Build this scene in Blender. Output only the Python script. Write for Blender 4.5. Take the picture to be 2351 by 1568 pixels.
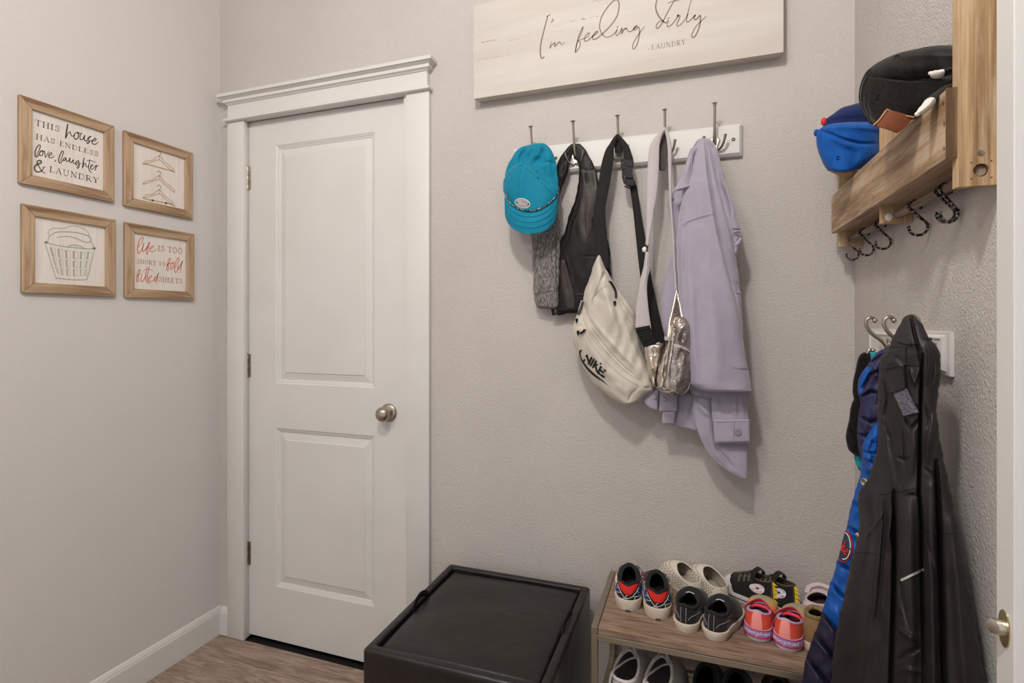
import bpy, bmesh, math, random
import numpy as np
from mathutils import Vector, Matrix
random.seed(7); np.random.seed(7)
for _o in list(bpy.data.objects): bpy.data.objects.remove(_o)
SC = bpy.context.scene; COL = SC.collection
# ---------------------------------------------------------------- camera
FPX = 1211.0; CXP = 1175.5; CYP = 739.5; CAMH = 1.25; TH = math.radians(19.23)
CT, ST = math.cos(TH), math.sin(TH)
cam = bpy.data.cameras.new('camera'); cam.sensor_width = 36; cam.lens = FPX/2351*36
cam.shift_y = -(784-CYP)/2351; cam.clip_start = .02
camo = bpy.data.objects.new('camera', cam); COL.objects.link(camo)
camo.location = (0, 0, CAMH); camo.rotation_euler = (math.pi/2, 0, TH)
SC.camera = camo
# ---------------------------------------------------------------- world, exposure
W = bpy.data.worlds.new('world'); SC.world = W; W.use_nodes = True
bg = W.node_tree.nodes['Background']; bg.inputs[0].default_value = (.97, .99, 1, 1); bg.inputs[1].default_value = .56
SC.view_settings.view_transform = 'Standard'; SC.view_settings.look = 'None'
SC.view_settings.exposure = 0.27; SC.view_settings.gamma = 1; SC.view_settings.use_curve_mapping = False
LAMP_STRENGTH = 295.0; LAMP_POS = (-.30, .12, 2.70); LAMP_R = .062
# ---------------------------------------------------------------- helpers: pixel rays to world points on real planes
def ray(x, y):
    u = (x-CXP)/FPX
    return np.array([-ST+u*CT, CT+u*ST, -(y-CYP)/FPX])
CAMP = np.array([0, 0, CAMH])
def onY(x, y, Y): r = ray(x, y); return CAMP+r*(Y/r[1])
def onX(x, y, X): r = ray(x, y); return CAMP+r*(X/r[0])
def onZ(x, y, Z): r = ray(x, y); return CAMP+r*((Z-CAMH)/r[2])
LEANF = None
class Plane:                                     # vertical plane through p0 with horizontal direction A; n points to the room
    def __init__(s, p0, A, n):
        s.p0 = np.array(p0, float); s.A = np.array(A, float)/np.linalg.norm(A); s.n = np.array(n, float)/np.linalg.norm(n); s.lean = LEANF
    def at(s, x, y, off=0):
        r = ray(x, y); p0 = s.p0+s.n*(off+(s.lean(y) if s.lean else 0))
        return CAMP+r*(np.dot(p0-CAMP, s.n)/np.dot(r, s.n))
def PY(Y): return Plane((0, Y, 0), (1, 0, 0), (0, -1, 0))
def PXL(X): return Plane((X, 0, 0), (0, 1, 0), (1, 0, 0))
def PXR(X): return Plane((X, 0, 0), (0, -1, 0), (-1, 0, 0))
def PV(a, b):                                    # vertical plane through ground points a, b facing the camera side
    d = np.array([b[0]-a[0], b[1]-a[1], 0.]); n = np.array([-d[1], d[0], 0.])
    if np.dot(n, np.array([a[0], a[1], 0])) > 0: n = -n
    return Plane((a[0], a[1], 0), d, n)
# ---------------------------------------------------------------- object helpers
WL = {}
def empty(name, label, cat, loc=(0, 0, 0), group=None, rz=0):
    o = bpy.data.objects.new(name, None); COL.objects.link(o); o.location = loc; o.rotation_euler = (0, 0, rz)
    o.empty_display_size = .05
    o['label'] = label; o['category'] = cat
    if group: o['group'] = group
    WL[o.name] = np.array(loc, float)
    return o
def tag(o, label, cat=None, group=None):
    o['label'] = label
    if cat: o['category'] = cat
    if group: o['group'] = group
    return o
def mk(name, V, F, mat, parent=None, smooth=False, local=False, label=None, struct=False, auto=None):
    V = np.array(V, float).reshape(-1, 3)
    org = np.zeros(3)
    if parent is not None and not local: org = WL[parent.name]
    me = bpy.data.meshes.new(name); me.from_pydata((V-org).tolist(), [], F); me.update()
    bm = bmesh.new(); bm.from_mesh(me); bmesh.ops.recalc_face_normals(bm, faces=bm.faces); bm.to_mesh(me); bm.free()
    mats = mat if isinstance(mat, (list, tuple)) else [mat]
    for m in mats: me.materials.append(m)
    if smooth:
        me.polygons.foreach_set('use_smooth', [True]*len(me.polygons))
        if auto is not None:
            try: me.set_sharp_from_angle(angle=math.radians(auto))
            except Exception: pass
    o = bpy.data.objects.new(name, me); COL.objects.link(o)
    if parent is not None: o.parent = parent
    WL[o.name] = org
    if label: o['label'] = label
    if struct: o['kind'] = 'structure'
    return o
class G:                                          # geometry collector, builds ONE mesh
    def __init__(s): s.V = []; s.F = []; s.M = []
    def add(s, V, F, m=0):
        b = len(s.V); s.V += [tuple(map(float, v)) for v in V]; s.F += [tuple(i+b for i in f) for f in F]; s.M += [m]*len(F); return s
    def box(s, a, b, m=0):
        x0, y0, z0 = a; x1, y1, z1 = b
        return s.add([(x0,y0,z0),(x1,y0,z0),(x1,y1,z0),(x0,y1,z0),(x0,y0,z1),(x1,y0,z1),(x1,y1,z1),(x0,y1,z1)],
            [(0,3,2,1),(4,5,6,7),(0,1,5,4),(1,2,6,5),(2,3,7,6),(3,0,4,7)], m)
    def bbox(s, a, b, r=.002, m=0, seg=2):        # box with bevelled edges
        bm = bmesh.new(); bmesh.ops.create_cube(bm, size=1)
        for v in bm.verts:
            v.co = Vector(((a[i]+b[i])/2+v.co[i]*(b[i]-a[i]) for i in range(3)))
        bmesh.ops.bevel(bm, geom=bm.edges[:]+bm.verts[:], offset=r, segments=seg, affect='EDGES', profile=.5)
        bm.verts.index_update()
        s.add([v.co[:] for v in bm.verts], [[v.index for v in f.verts] for f in bm.faces], m); bm.free(); return s
    def tube(s, P, R, n=10, m=0, cap=True, closed=False, flat=None):
        P = [np.array(p, float) for p in P]; k = len(P)
        if not hasattr(R, '__len__'): R = [R]*k
        T = []
        for i in range(k):
            a = P[(i-1) % k] if (closed or i > 0) else P[i]; b = P[(i+1) % k] if (closed or i < k-1) else P[i]
            t = b-a; l = np.linalg.norm(t); T.append(t/l if l > 1e-9 else np.array([0, 0, 1.]))
        up = np.array([0, 0, 1.]) if abs(T[0][2]) < .9 else np.array([0, 1., 0])
        if flat is not None: up = np.array(flat, float)
        V = []; N = np.cross(np.cross(T[0], up), T[0]); N /= np.linalg.norm(N)
        for i in range(k):
            if flat is not None: N = np.cross(np.cross(T[i], up), T[i])
            else: N = N-T[i]*np.dot(N, T[i])
            N /= max(np.linalg.norm(N), 1e-9); B = np.cross(T[i], N)
            r = R[i]; rn, rb = (r if hasattr(r, '__len__') else (r, r))
            for j in range(n):
                a = 2*math.pi*j/n; V.append(P[i]+N*math.cos(a)*rn+B*math.sin(a)*rb)
        F = []
        for i in range(k if closed else k-1):
            i2 = (i+1) % k
            for j in range(n): F.append((i*n+j, i*n+(j+1) % n, i2*n+(j+1) % n, i2*n+j))
        if cap and not closed: F.append(tuple(range(n))[::-1]); F.append(tuple((k-1)*n+j for j in range(n)))
        return s.add(V, F, m)
    def lathe(s, c, ax, prof, n=24, m=0, cap=True):   # prof [(dist along ax, radius)]
        c = np.array(c, float); ax = np.array(ax, float); ax /= np.linalg.norm(ax)
        u = np.cross(ax, (0, 0, 1) if abs(ax[2]) < .9 else (1, 0, 0)); u /= np.linalg.norm(u); w = np.cross(ax, u)
        V = []; F = []
        for d, r in prof:
            for j in range(n):
                a = 2*math.pi*j/n; V.append(c+ax*d+(u*math.cos(a)+w*math.sin(a))*r)
        for i in range(len(prof)-1):
            for j in range(n): F.append((i*n+j, i*n+(j+1) % n, (i+1)*n+(j+1) % n, (i+1)*n+j))
        if cap: F.append(tuple(range(n))[::-1]); F.append(tuple((len(prof)-1)*n+j for j in range(n)))
        return s.add(V, F, m)
    def sphere(s, c, r, n=12, m=0):
        r = r if hasattr(r, '__len__') else (r, r, r); V = []; F = []
        for i in range(1, n):
            t = math.pi*i/n
            for j in range(2*n):
                a = math.pi*j/n; V.append((c[0]+r[0]*math.sin(t)*math.cos(a), c[1]+r[1]*math.sin(t)*math.sin(a), c[2]+r[2]*math.cos(t)))
        V.append((c[0], c[1], c[2]+r[2])); V.append((c[0], c[1], c[2]-r[2])); k = 2*n; a = len(V)-2
        for i in range(n-2):
            for j in range(k): F.append((i*k+j, (i+1)*k+j, (i+1)*k+(j+1) % k, i*k+(j+1) % k))
        for j in range(k): F.append((a, j, (j+1) % k)); F.append((a+1, (n-2)*k+(j+1) % k, (n-2)*k+j))
        return s.add(V, F, m)
    def prism(s, P, d, m=0):                      # polygon (world points) extruded by vector d
        P = [np.array(p, float) for p in P]; d = np.array(d, float); k = len(P)
        return s.add(P+[p+d for p in P], [tuple(range(k))[::-1], tuple(range(k, 2*k))]+[(i, (i+1) % k, (i+1) % k+k, i+k) for i in range(k)], m)
    def grid(s, A, m=0, wrap=False):              # A[r][c] points
        A = np.array(A, float); nr, nc = A.shape[:2]; F = []
        for i in range(nr-1):
            for j in range(nc if wrap else nc-1):
                F.append((i*nc+j, i*nc+(j+1) % nc, (i+1)*nc+(j+1) % nc, (i+1)*nc+j))
        return s.add(A.reshape(-1, 3), F, m)
    def build(s, name, mat, parent=None, smooth=False, auto=35, **k):
        o = mk(name, s.V, s.F, mat, parent, smooth, auto=auto, **k)
        if isinstance(mat, (list, tuple)): o.data.polygons.foreach_set('material_index', s.M)
        return o
def cr(P, n=8, closed=False):                     # Catmull-Rom resample
    P = [np.array(p, float) for p in P]; k = len(P)
    if k < 3 and not closed: return [P[0]+(P[1]-P[0])*t for t in np.linspace(0, 1, n+1)] if k == 2 else P
    out = []
    for i in range(k if closed else k-1):
        p0 = P[(i-1) % k] if (closed or i > 0) else 2*P[0]-P[1]; p1 = P[i]; p2 = P[(i+1) % k]
        p3 = P[(i+2) % k] if (closed or i < k-2) else 2*P[-1]-P[-2]
        for t in np.arange(n)/n:
            out.append(.5*(2*p1+(p2-p0)*t+(2*p0-5*p1+4*p2-p3)*t*t+(3*p1-p0-3*p2+p3)*t**3))
    if not closed: out.append(P[-1])
    return out
# ---------------------------------------------------------------- materials (all procedural)
def srgb(r, g, b):
    f = lambda c: (c/255/12.92) if c/255 <= .04045 else ((c/255+.055)/1.055)**2.4
    return (f(r), f(g), f(b), 1)
def pmat(name, col, rough=.6, metal=0, spec=.5, bump=None, col2=None, cscale=30, cstretch=(1, 1, 1), cdetail=4, cmix=(.35, .65),
         sheen=0, coat=0, trans=0, emis=None, alpha=1, ior=1.45, wave=None, sss=0, aniso=0):
    m = bpy.data.materials.new(name); m.use_nodes = True; nt = m.node_tree; N = nt.nodes; L = nt.links; b = N['Principled BSDF']
    c = col if len(col) == 4 else (*col, 1)
    b.inputs['Base Color'].default_value = c; b.inputs['Roughness'].default_value = rough; b.inputs['Metallic'].default_value = metal
    b.inputs['Specular IOR Level'].default_value = spec; b.inputs['IOR'].default_value = ior
    if sheen: b.inputs['Sheen Weight'].default_value = sheen; b.inputs['Sheen Roughness'].default_value = .4
    if coat: b.inputs['Coat Weight'].default_value = coat; b.inputs['Coat Roughness'].default_value = .12
    if trans: b.inputs['Transmission Weight'].default_value = trans
    if aniso: b.inputs['Anisotropic'].default_value = aniso
    if alpha < 1: b.inputs['Alpha'].default_value = alpha
    if emis: b.inputs['Emission Color'].default_value = (*emis[:3], 1); b.inputs['Emission Strength'].default_value = emis[3]
    tc = N.new('ShaderNodeTexCoord')
    def noise(scale, stretch, detail, rough_=.55):
        mp = N.new('ShaderNodeMapping'); mp.inputs['Scale'].default_value = stretch; L.new(tc.outputs['Object'], mp.inputs[0])
        n = N.new('ShaderNodeTexNoise'); n.inputs['Scale'].default_value = scale; n.inputs['Detail'].default_value = detail
        n.inputs['Roughness'].default_value = rough_; L.new(mp.outputs[0], n.inputs['Vector']); return n
    if col2 is not None:
        n = noise(cscale, cstretch, cdetail); r = N.new('ShaderNodeValToRGB'); L.new(n.outputs['Fac'], r.inputs[0])
        r.color_ramp.elements[0].position = cmix[0]; r.color_ramp.elements[1].position = cmix[1]
        r.color_ramp.elements[0].color = c; r.color_ramp.elements[1].color = col2 if len(col2) == 4 else (*col2, 1)
        L.new(r.outputs[0], b.inputs['Base Color'])
    if bump:
        bl = bump if isinstance(bump, list) else [bump]; prev = None
        for (sc, dist, st) in [(q+((1, 1, 1),))[:3] for q in bl]:
            n = noise(sc, st, 3); bp = N.new('ShaderNodeBump'); bp.inputs['Strength'].default_value = 1; bp.inputs['Distance'].default_value = dist
            L.new(n.outputs['Fac'], bp.inputs['Height'])
            if prev: L.new(prev.outputs[0], bp.inputs['Normal'])
            prev = bp
        L.new(prev.outputs[0], b.inputs['Normal'])
    m['tcn'] = 1
    return m
def woodmat(name, c1, c2, c3, axis='X', scale=1.0, rough=.55, knots=0, wash=None, fine=1.0, dist=.6, gs=.07):
    """wood: long grain noise along axis, rings, fine pores, optional knots and white wash"""
    m = bpy.data.materials.new(name); m.use_nodes = True; nt = m.node_tree; N = nt.nodes; L = nt.links; b = N['Principled BSDF']
    b.inputs['Roughness'].default_value = rough; b.inputs['Specular IOR Level'].default_value = .3
    tc = N.new('ShaderNodeTexCoord'); st = {'X': (gs, 1, 1), 'Y': (1, gs, 1), 'Z': (1, 1, gs)}[axis]
    def mp(s): q = N.new('ShaderNodeMapping'); q.inputs['Scale'].default_value = s; L.new(tc.outputs['Object'], q.inputs[0]); return q
    n1 = N.new('ShaderNodeTexNoise'); n1.inputs['Scale'].default_value = 42*scale; n1.inputs['Detail'].default_value = 6; n1.inputs['Distortion'].default_value = dist
    L.new(mp(st).outputs[0], n1.inputs['Vector'])
    n2 = N.new('ShaderNodeTexNoise'); n2.inputs['Scale'].default_value = 420*scale*fine; n2.inputs['Detail'].default_value = 3
    L.new(mp(tuple(v if v == 1 else .025 for v in st)).outputs[0], n2.inputs['Vector'])
    r = N.new('ShaderNodeValToRGB'); L.new(n1.outputs['Fac'], r.inputs[0]); e = r.color_ramp.elements
    e[0].position = .34; e[0].color = c1; e[1].position = .66; e[1].color = c3; x = e.new(.5); x.color = c2
    mx = N.new('ShaderNodeMixRGB'); mx.blend_type = 'MULTIPLY'; mx.inputs[0].default_value = .55
    r2 = N.new('ShaderNodeValToRGB'); L.new(n2.outputs['Fac'], r2.inputs[0]); r2.color_ramp.elements[0].position = .3; r2.color_ramp.elements[0].color = (.5, .45, .4, 1)
    r2.color_ramp.elements[1].position = .6
    L.new(r.outputs[0], mx.inputs[1]); L.new(r2.outputs[0], mx.inputs[2]); out = mx.outputs[0]
    if knots:
        v = N.new('ShaderNodeTexVoronoi'); v.inputs['Scale'].default_value = knots
        L.new(mp({'X': (.5, 1, 1), 'Y': (1, .5, 1), 'Z': (1, 1, .5)}[axis]).outputs[0], v.inputs['Vector'])
        rk = N.new('ShaderNodeValToRGB'); L.new(v.outputs['Distance'], rk.inputs[0]); rk.color_ramp.elements[0].position = .03; rk.color_ramp.elements[0].color = (.28, .2, .15, 1)
        rk.color_ramp.elements[1].position = .11; rk.color_ramp.elements[1].color = (1, 1, 1, 1)
        mk_ = N.new('ShaderNodeMixRGB'); mk_.blend_type = 'MULTIPLY'; mk_.inputs[0].default_value = .8; L.new(out, mk_.inputs[1]); L.new(rk.outputs[0], mk_.inputs[2]); out = mk_.outputs[0]
    if wash:
        n3 = N.new('ShaderNodeTexNoise'); n3.inputs['Scale'].default_value = 60; n3.inputs['Detail'].default_value = 8; n3.inputs['Roughness'].default_value = .7
        L.new(mp(tuple(v if v == 1 else .12 for v in st)).outputs[0], n3.inputs['Vector'])
        rw = N.new('ShaderNodeValToRGB'); L.new(n3.outputs['Fac'], rw.inputs[0]); rw.color_ramp.elements[0].position = .48; rw.color_ramp.elements[0].color = (0, 0, 0, 1)
        rw.color_ramp.elements[1].position = .74; rw.color_ramp.elements[1].color = (.75, .75, .75, 1)
        mw = N.new('ShaderNodeMixRGB'); L.new(rw.outputs[0], mw.inputs[0]); L.new(out, mw.inputs[1]); mw.inputs[2].default_value = wash; out = mw.outputs[0]
    L.new(out, b.inputs['Base Color'])
    bp = N.new('ShaderNodeBump'); bp.inputs['Strength'].default_value = .6; bp.inputs['Distance'].default_value = .0008; L.new(n2.outputs['Fac'], bp.inputs['Height']); L.new(bp.outputs[0], b.inputs['Normal'])
    return m
M = {}
M['wall'] = pmat('wall_paint', srgb(195, 188, 183), .85, spec=.25, bump=[(230, .0028), (620, .0005)], col2=srgb(190, 183, 178), cscale=3)
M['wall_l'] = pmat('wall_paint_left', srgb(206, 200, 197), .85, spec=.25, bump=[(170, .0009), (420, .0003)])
M['white'] = pmat('white_trim_paint', srgb(213, 210, 207), .38, spec=.45, bump=(260, .00012), col2=srgb(209, 206, 202), cscale=5)
M['ceil'] = pmat('ceiling_paint', srgb(232, 228, 222), .9, bump=(150, .001))
M['nickel'] = pmat('brushed_nickel', srgb(178, 168, 156), .28, 1, bump=(300, .0001), aniso=.3)
M['nickel_l'] = pmat('bright_nickel', srgb(205, 198, 186), .33, 1)
M['black_leather'] = pmat('black_faux_leather', srgb(23, 19, 18), .3, spec=.5, bump=[(8, .006), (900, .0002)], col2=srgb(32, 27, 26), cscale=12)
M['dark'] = pmat('dark_gap', srgb(20, 17, 15), .9)
# ---------------------------------------------------------------- print and stitch helpers
def sband(P, w, mapf, cap=True):
    """flat ribbon along px polyline; w px width or list; mapf(x,y)->3D"""
    P = [np.array(p, float) for p in P]; k = len(P)
    ws = w if hasattr(w, '__len__') else [w]*k
    L_, R_ = [], []
    for i in range(k):
        t = P[min(i+1, k-1)]-P[max(i-1, 0)]; t /= max(np.linalg.norm(t), 1e-9); n = np.array([-t[1], t[0]])*ws[i]/2
        L_.append(P[i]+n); R_.append(P[i]-n)
    V = [mapf(*p) for p in L_]+[mapf(*p) for p in R_]
    F = [(i, i+1, k+i+1, k+i) for i in range(k-1)]
    if cap:
        for e, s in ((0, -1), (k-1, 1)):
            t = P[min(e+1, k-1)]-P[max(e-1, 0)]; t /= max(np.linalg.norm(t), 1e-9); n = np.array([-t[1], t[0]]); c0 = len(V)
            for a in np.linspace(-math.pi/2, math.pi/2, 6): V.append(mapf(*(P[e]+n*math.sin(a)*ws[e]/2+t*s*math.cos(a)*ws[e]/2)))
            F.append(tuple(range(c0, c0+6)))
    return V, F
class Ink:
    """collects strokes traced in a zoomed crop (x0,y0,scale) and maps them onto a surface"""
    def __init__(s, mapf, x0=0, y0=0, sc=1): s.g = G(); s.f = mapf; s.x0, s.y0, s.sc = x0, y0, sc
    def T(s, p): return (s.x0+p[0]/s.sc, s.y0+p[1]/s.sc)
    def st(s, pts, w, w2=None, n=6, closed=False):
        Q = cr([s.T(p) for p in pts], n, closed)
        if closed: Q.append(Q[0])
        k = len(Q); ww = [(w+(w2-w)*math.sin(math.pi*i/(k-1)))/s.sc for i in range(k)] if w2 else w/s.sc
        s.g.add(*sband(Q, ww, s.f)); return s
    def poly(s, pts):
        V = [s.f(*s.T(p)) for p in pts]; s.g.add(V, [tuple(range(len(V)))]); return s
    def disk(s, c, rx, ry, a=0, n=28, k=6):
        V = [s.f(*s.T(c))]; F = []
        for j in range(1, k+1):
            for i in range(n):
                t = 2*math.pi*i/n; ex, ey = rx*j/k*math.cos(t), ry*j/k*math.sin(t); V.append(s.f(*s.T((c[0]+ex*math.cos(a)-ey*math.sin(a), c[1]+ex*math.sin(a)+ey*math.cos(a)))))
        F += [(0, 1+i, 1+(i+1) % n) for i in range(n)]
        for j in range(k-1):
            o = 1+j*n; F += [(o+i, o+(i+1) % n, o+n+(i+1) % n, o+n+i) for i in range(n)]
        s.g.add(V, F); return s
    def dot(s, c, r):
        return s.poly([(c[0]+r*math.cos(a), c[1]+r*math.sin(a)) for a in np.linspace(0, 2*math.pi, 12, endpoint=False)])
    def build(s, name, mat, parent=None, label=None):
        o = mk(name, s.g.V, s.g.F, mat, parent)
        if label: o['label'] = label
        return o
def arc(cx, cy, rx, ry, a0, a1, n=9):
    return [(cx+rx*math.cos(math.radians(a)), cy+ry*math.sin(math.radians(a))) for a in np.linspace(a0, a1, n)]
def ruled(A, B, th, n=12, bul=0, nd=(0, -1, 0)):
    """thick sheet between two 3D curves"""
    A = np.array(A); B = np.array(B); nd = np.array(nd, float); L_ = []
    for t in np.linspace(0, 1, n+1): L_.append(A*(1-t)+B*t+nd*bul*math.sin(math.pi*t))
    F_ = np.array(L_); Bk = F_-nd*th; g = G()
    loop = np.concatenate([F_, Bk[::-1]], 0); g.grid(loop.transpose(1, 0, 2), wrap=True); k = len(loop)
    m = loop.shape[1]; g.F.append(tuple(range(k))); g.F.append(tuple((m-1)*k+i for i in range(k))); g.M += [0, 0]; return g
# serif capitals in a unit cell: y 0 (base) .. 1 (cap); entries (points, weight, smooth)
def _sf(x, y, w=.15): return ([(x-w, y), (x+w, y)], .05, 0)
GL = {
 'T': (.8, [([(.4, 0), (.4, 1)], .12, 0), ([(.02, 1), (.78, 1)], .05, 0), ([(.03, 1), (.01, .78)], .04, 0), ([(.77, 1), (.79, .78)], .04, 0), _sf(.4, 0)]),
 'H': (.95, [([(.18, 0), (.18, 1)], .11, 0), ([(.77, 0), (.77, 1)], .11, 0), ([(.18, .52), (.77, .52)], .05, 0), _sf(.18, 0), _sf(.18, 1), _sf(.77, 0), _sf(.77, 1)]),
 'I': (.42, [([(.2, 0), (.2, 1)], .12, 0), _sf(.2, 0), _sf(.2, 1)]),
 'S': (.66, [([(.56, .8), (.5, .95), (.32, 1.01), (.14, .92), (.1, .76), (.2, .62), (.42, .5), (.55, .36), (.54, .16), (.38, .01), (.2, 0), (.09, .1), (.06, .24)], .085, 1), ([(.56, 1), (.57, .74)], .04, 0), ([(.06, 0), (.05, .27)], .04, 0)]),
 'A': (.85, [([(.42, 1), (.12, 0)], .05, 0), ([(.42, 1), (.74, 0)], .12, 0), ([(.22, .36), (.62, .36)], .05, 0), _sf(.12, 0, .13), _sf(.74, 0, .14)]),
 'E': (.75, [([(.18, 0), (.18, 1)], .12, 0), ([(.04, 1), (.64, 1)], .05, 0), ([(.04, 0), (.68, 0)], .05, 0), ([(.18, .52), (.48, .52)], .05, 0), ([(.64, 1), (.66, .78)], .04, 0), ([(.68, 0), (.71, .25)], .04, 0), ([(.48, .64), (.48, .4)], .04, 0)]),
 'N': (.95, [([(.18, 0), (.18, 1)], .05, 0), ([(.16, 1), (.78, 0)], .13, 0), ([(.78, 0), (.78, 1)], .05, 0), _sf(.18, 0, .13), _sf(.12, 1, .1), _sf(.78, 1, .13)]),
 'D': (.88, [([(.18, 0), (.18, 1)], .12, 0), ([(.04, 1), (.4, 1), (.66, .9), (.79, .68), (.8, .5), (.79, .32), (.66, .1), (.4, 0), (.04, 0)], .07, 1)]),
 'L': (.72, [([(.18, 0), (.18, 1)], .12, 0), _sf(.18, 1), ([(.04, 0), (.64, 0)], .05, 0), ([(.64, 0), (.68, .27)], .04, 0)]),
 'U': (.92, [([(.18, 1), (.18, .35), (.22, .1), (.45, -.01), (.68, .1), (.74, .35), (.74, 1)], .08, 1), _sf(.18, 1), _sf(.74, 1, .13)]),
 'R': (.86, [([(.18, 0), (.18, 1)], .12, 0), _sf(.18, 0), ([(.04, 1), (.4, 1), (.6, .93), (.65, .76), (.6, .58), (.4, .51), (.18, .5)], .065, 1), ([(.38, .5), (.76, 0)], .12, 0), ([(.7, 0), (.86, 0)], .05, 0)]),
 'Y': (.84, [([(.12, 1), (.42, .48)], .12, 0), ([(.72, 1), (.42, .48)], .05, 0), ([(.42, .5), (.42, 0)], .12, 0), _sf(.42, 0), _sf(.12, 1, .12), _sf(.72, 1, .12)]),
 'O': (.92, [(arc(.45, .5, .35, .5, 0, 345, 14), .085, 2)]),
 'C': (.85, [([(.74, .75), (.6, .96), (.42, 1), (.2, .88), (.1, .5), (.2, .12), (.42, 0), (.62, .05), (.75, .25)], .09, 1)]),
 'V': (.84, [([(.1, 1), (.42, 0)], .12, 0), ([(.74, 1), (.42, 0)], .05, 0)]),
 '-': (.45, [([(.05, .42), (.35, .42)], .1, 0)]), ' ': (.5, []),
}
def serif(ink, text, p0, p1, h0, h1, wk=1.0):
    """text set from baseline p0 to p1 (crop coordinates); h0,h1 = cap height vectors (px, crop) at both ends"""
    ws = [GL[c][0]+.14 for c in text]; tot = sum(ws)-.14; x = 0
    p0, p1, h0, h1 = map(lambda q: np.array(q, float), (p0, p1, h0, h1)); hh = (np.linalg.norm(h0)+np.linalg.norm(h1))/2
    for c, w in zip(text, ws):
        for pts, t, sm in GL[c][1]:
            Q = []
            for (gx, gy) in pts:
                s = (x+gx)/tot; Q.append(tuple(p0+(p1-p0)*s+(h0+(h1-h0)*s)*gy))
            sx = np.linalg.norm(p1-p0)/tot/hh
            wpx = t*hh*wk*(sx if (abs(pts[0][0]-pts[-1][0]) < .3 and not sm) else 1)
            ink.st(Q, max(wpx, hh*.035), n=(1 if not sm else 4), closed=(sm == 2))
        x += w
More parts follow.
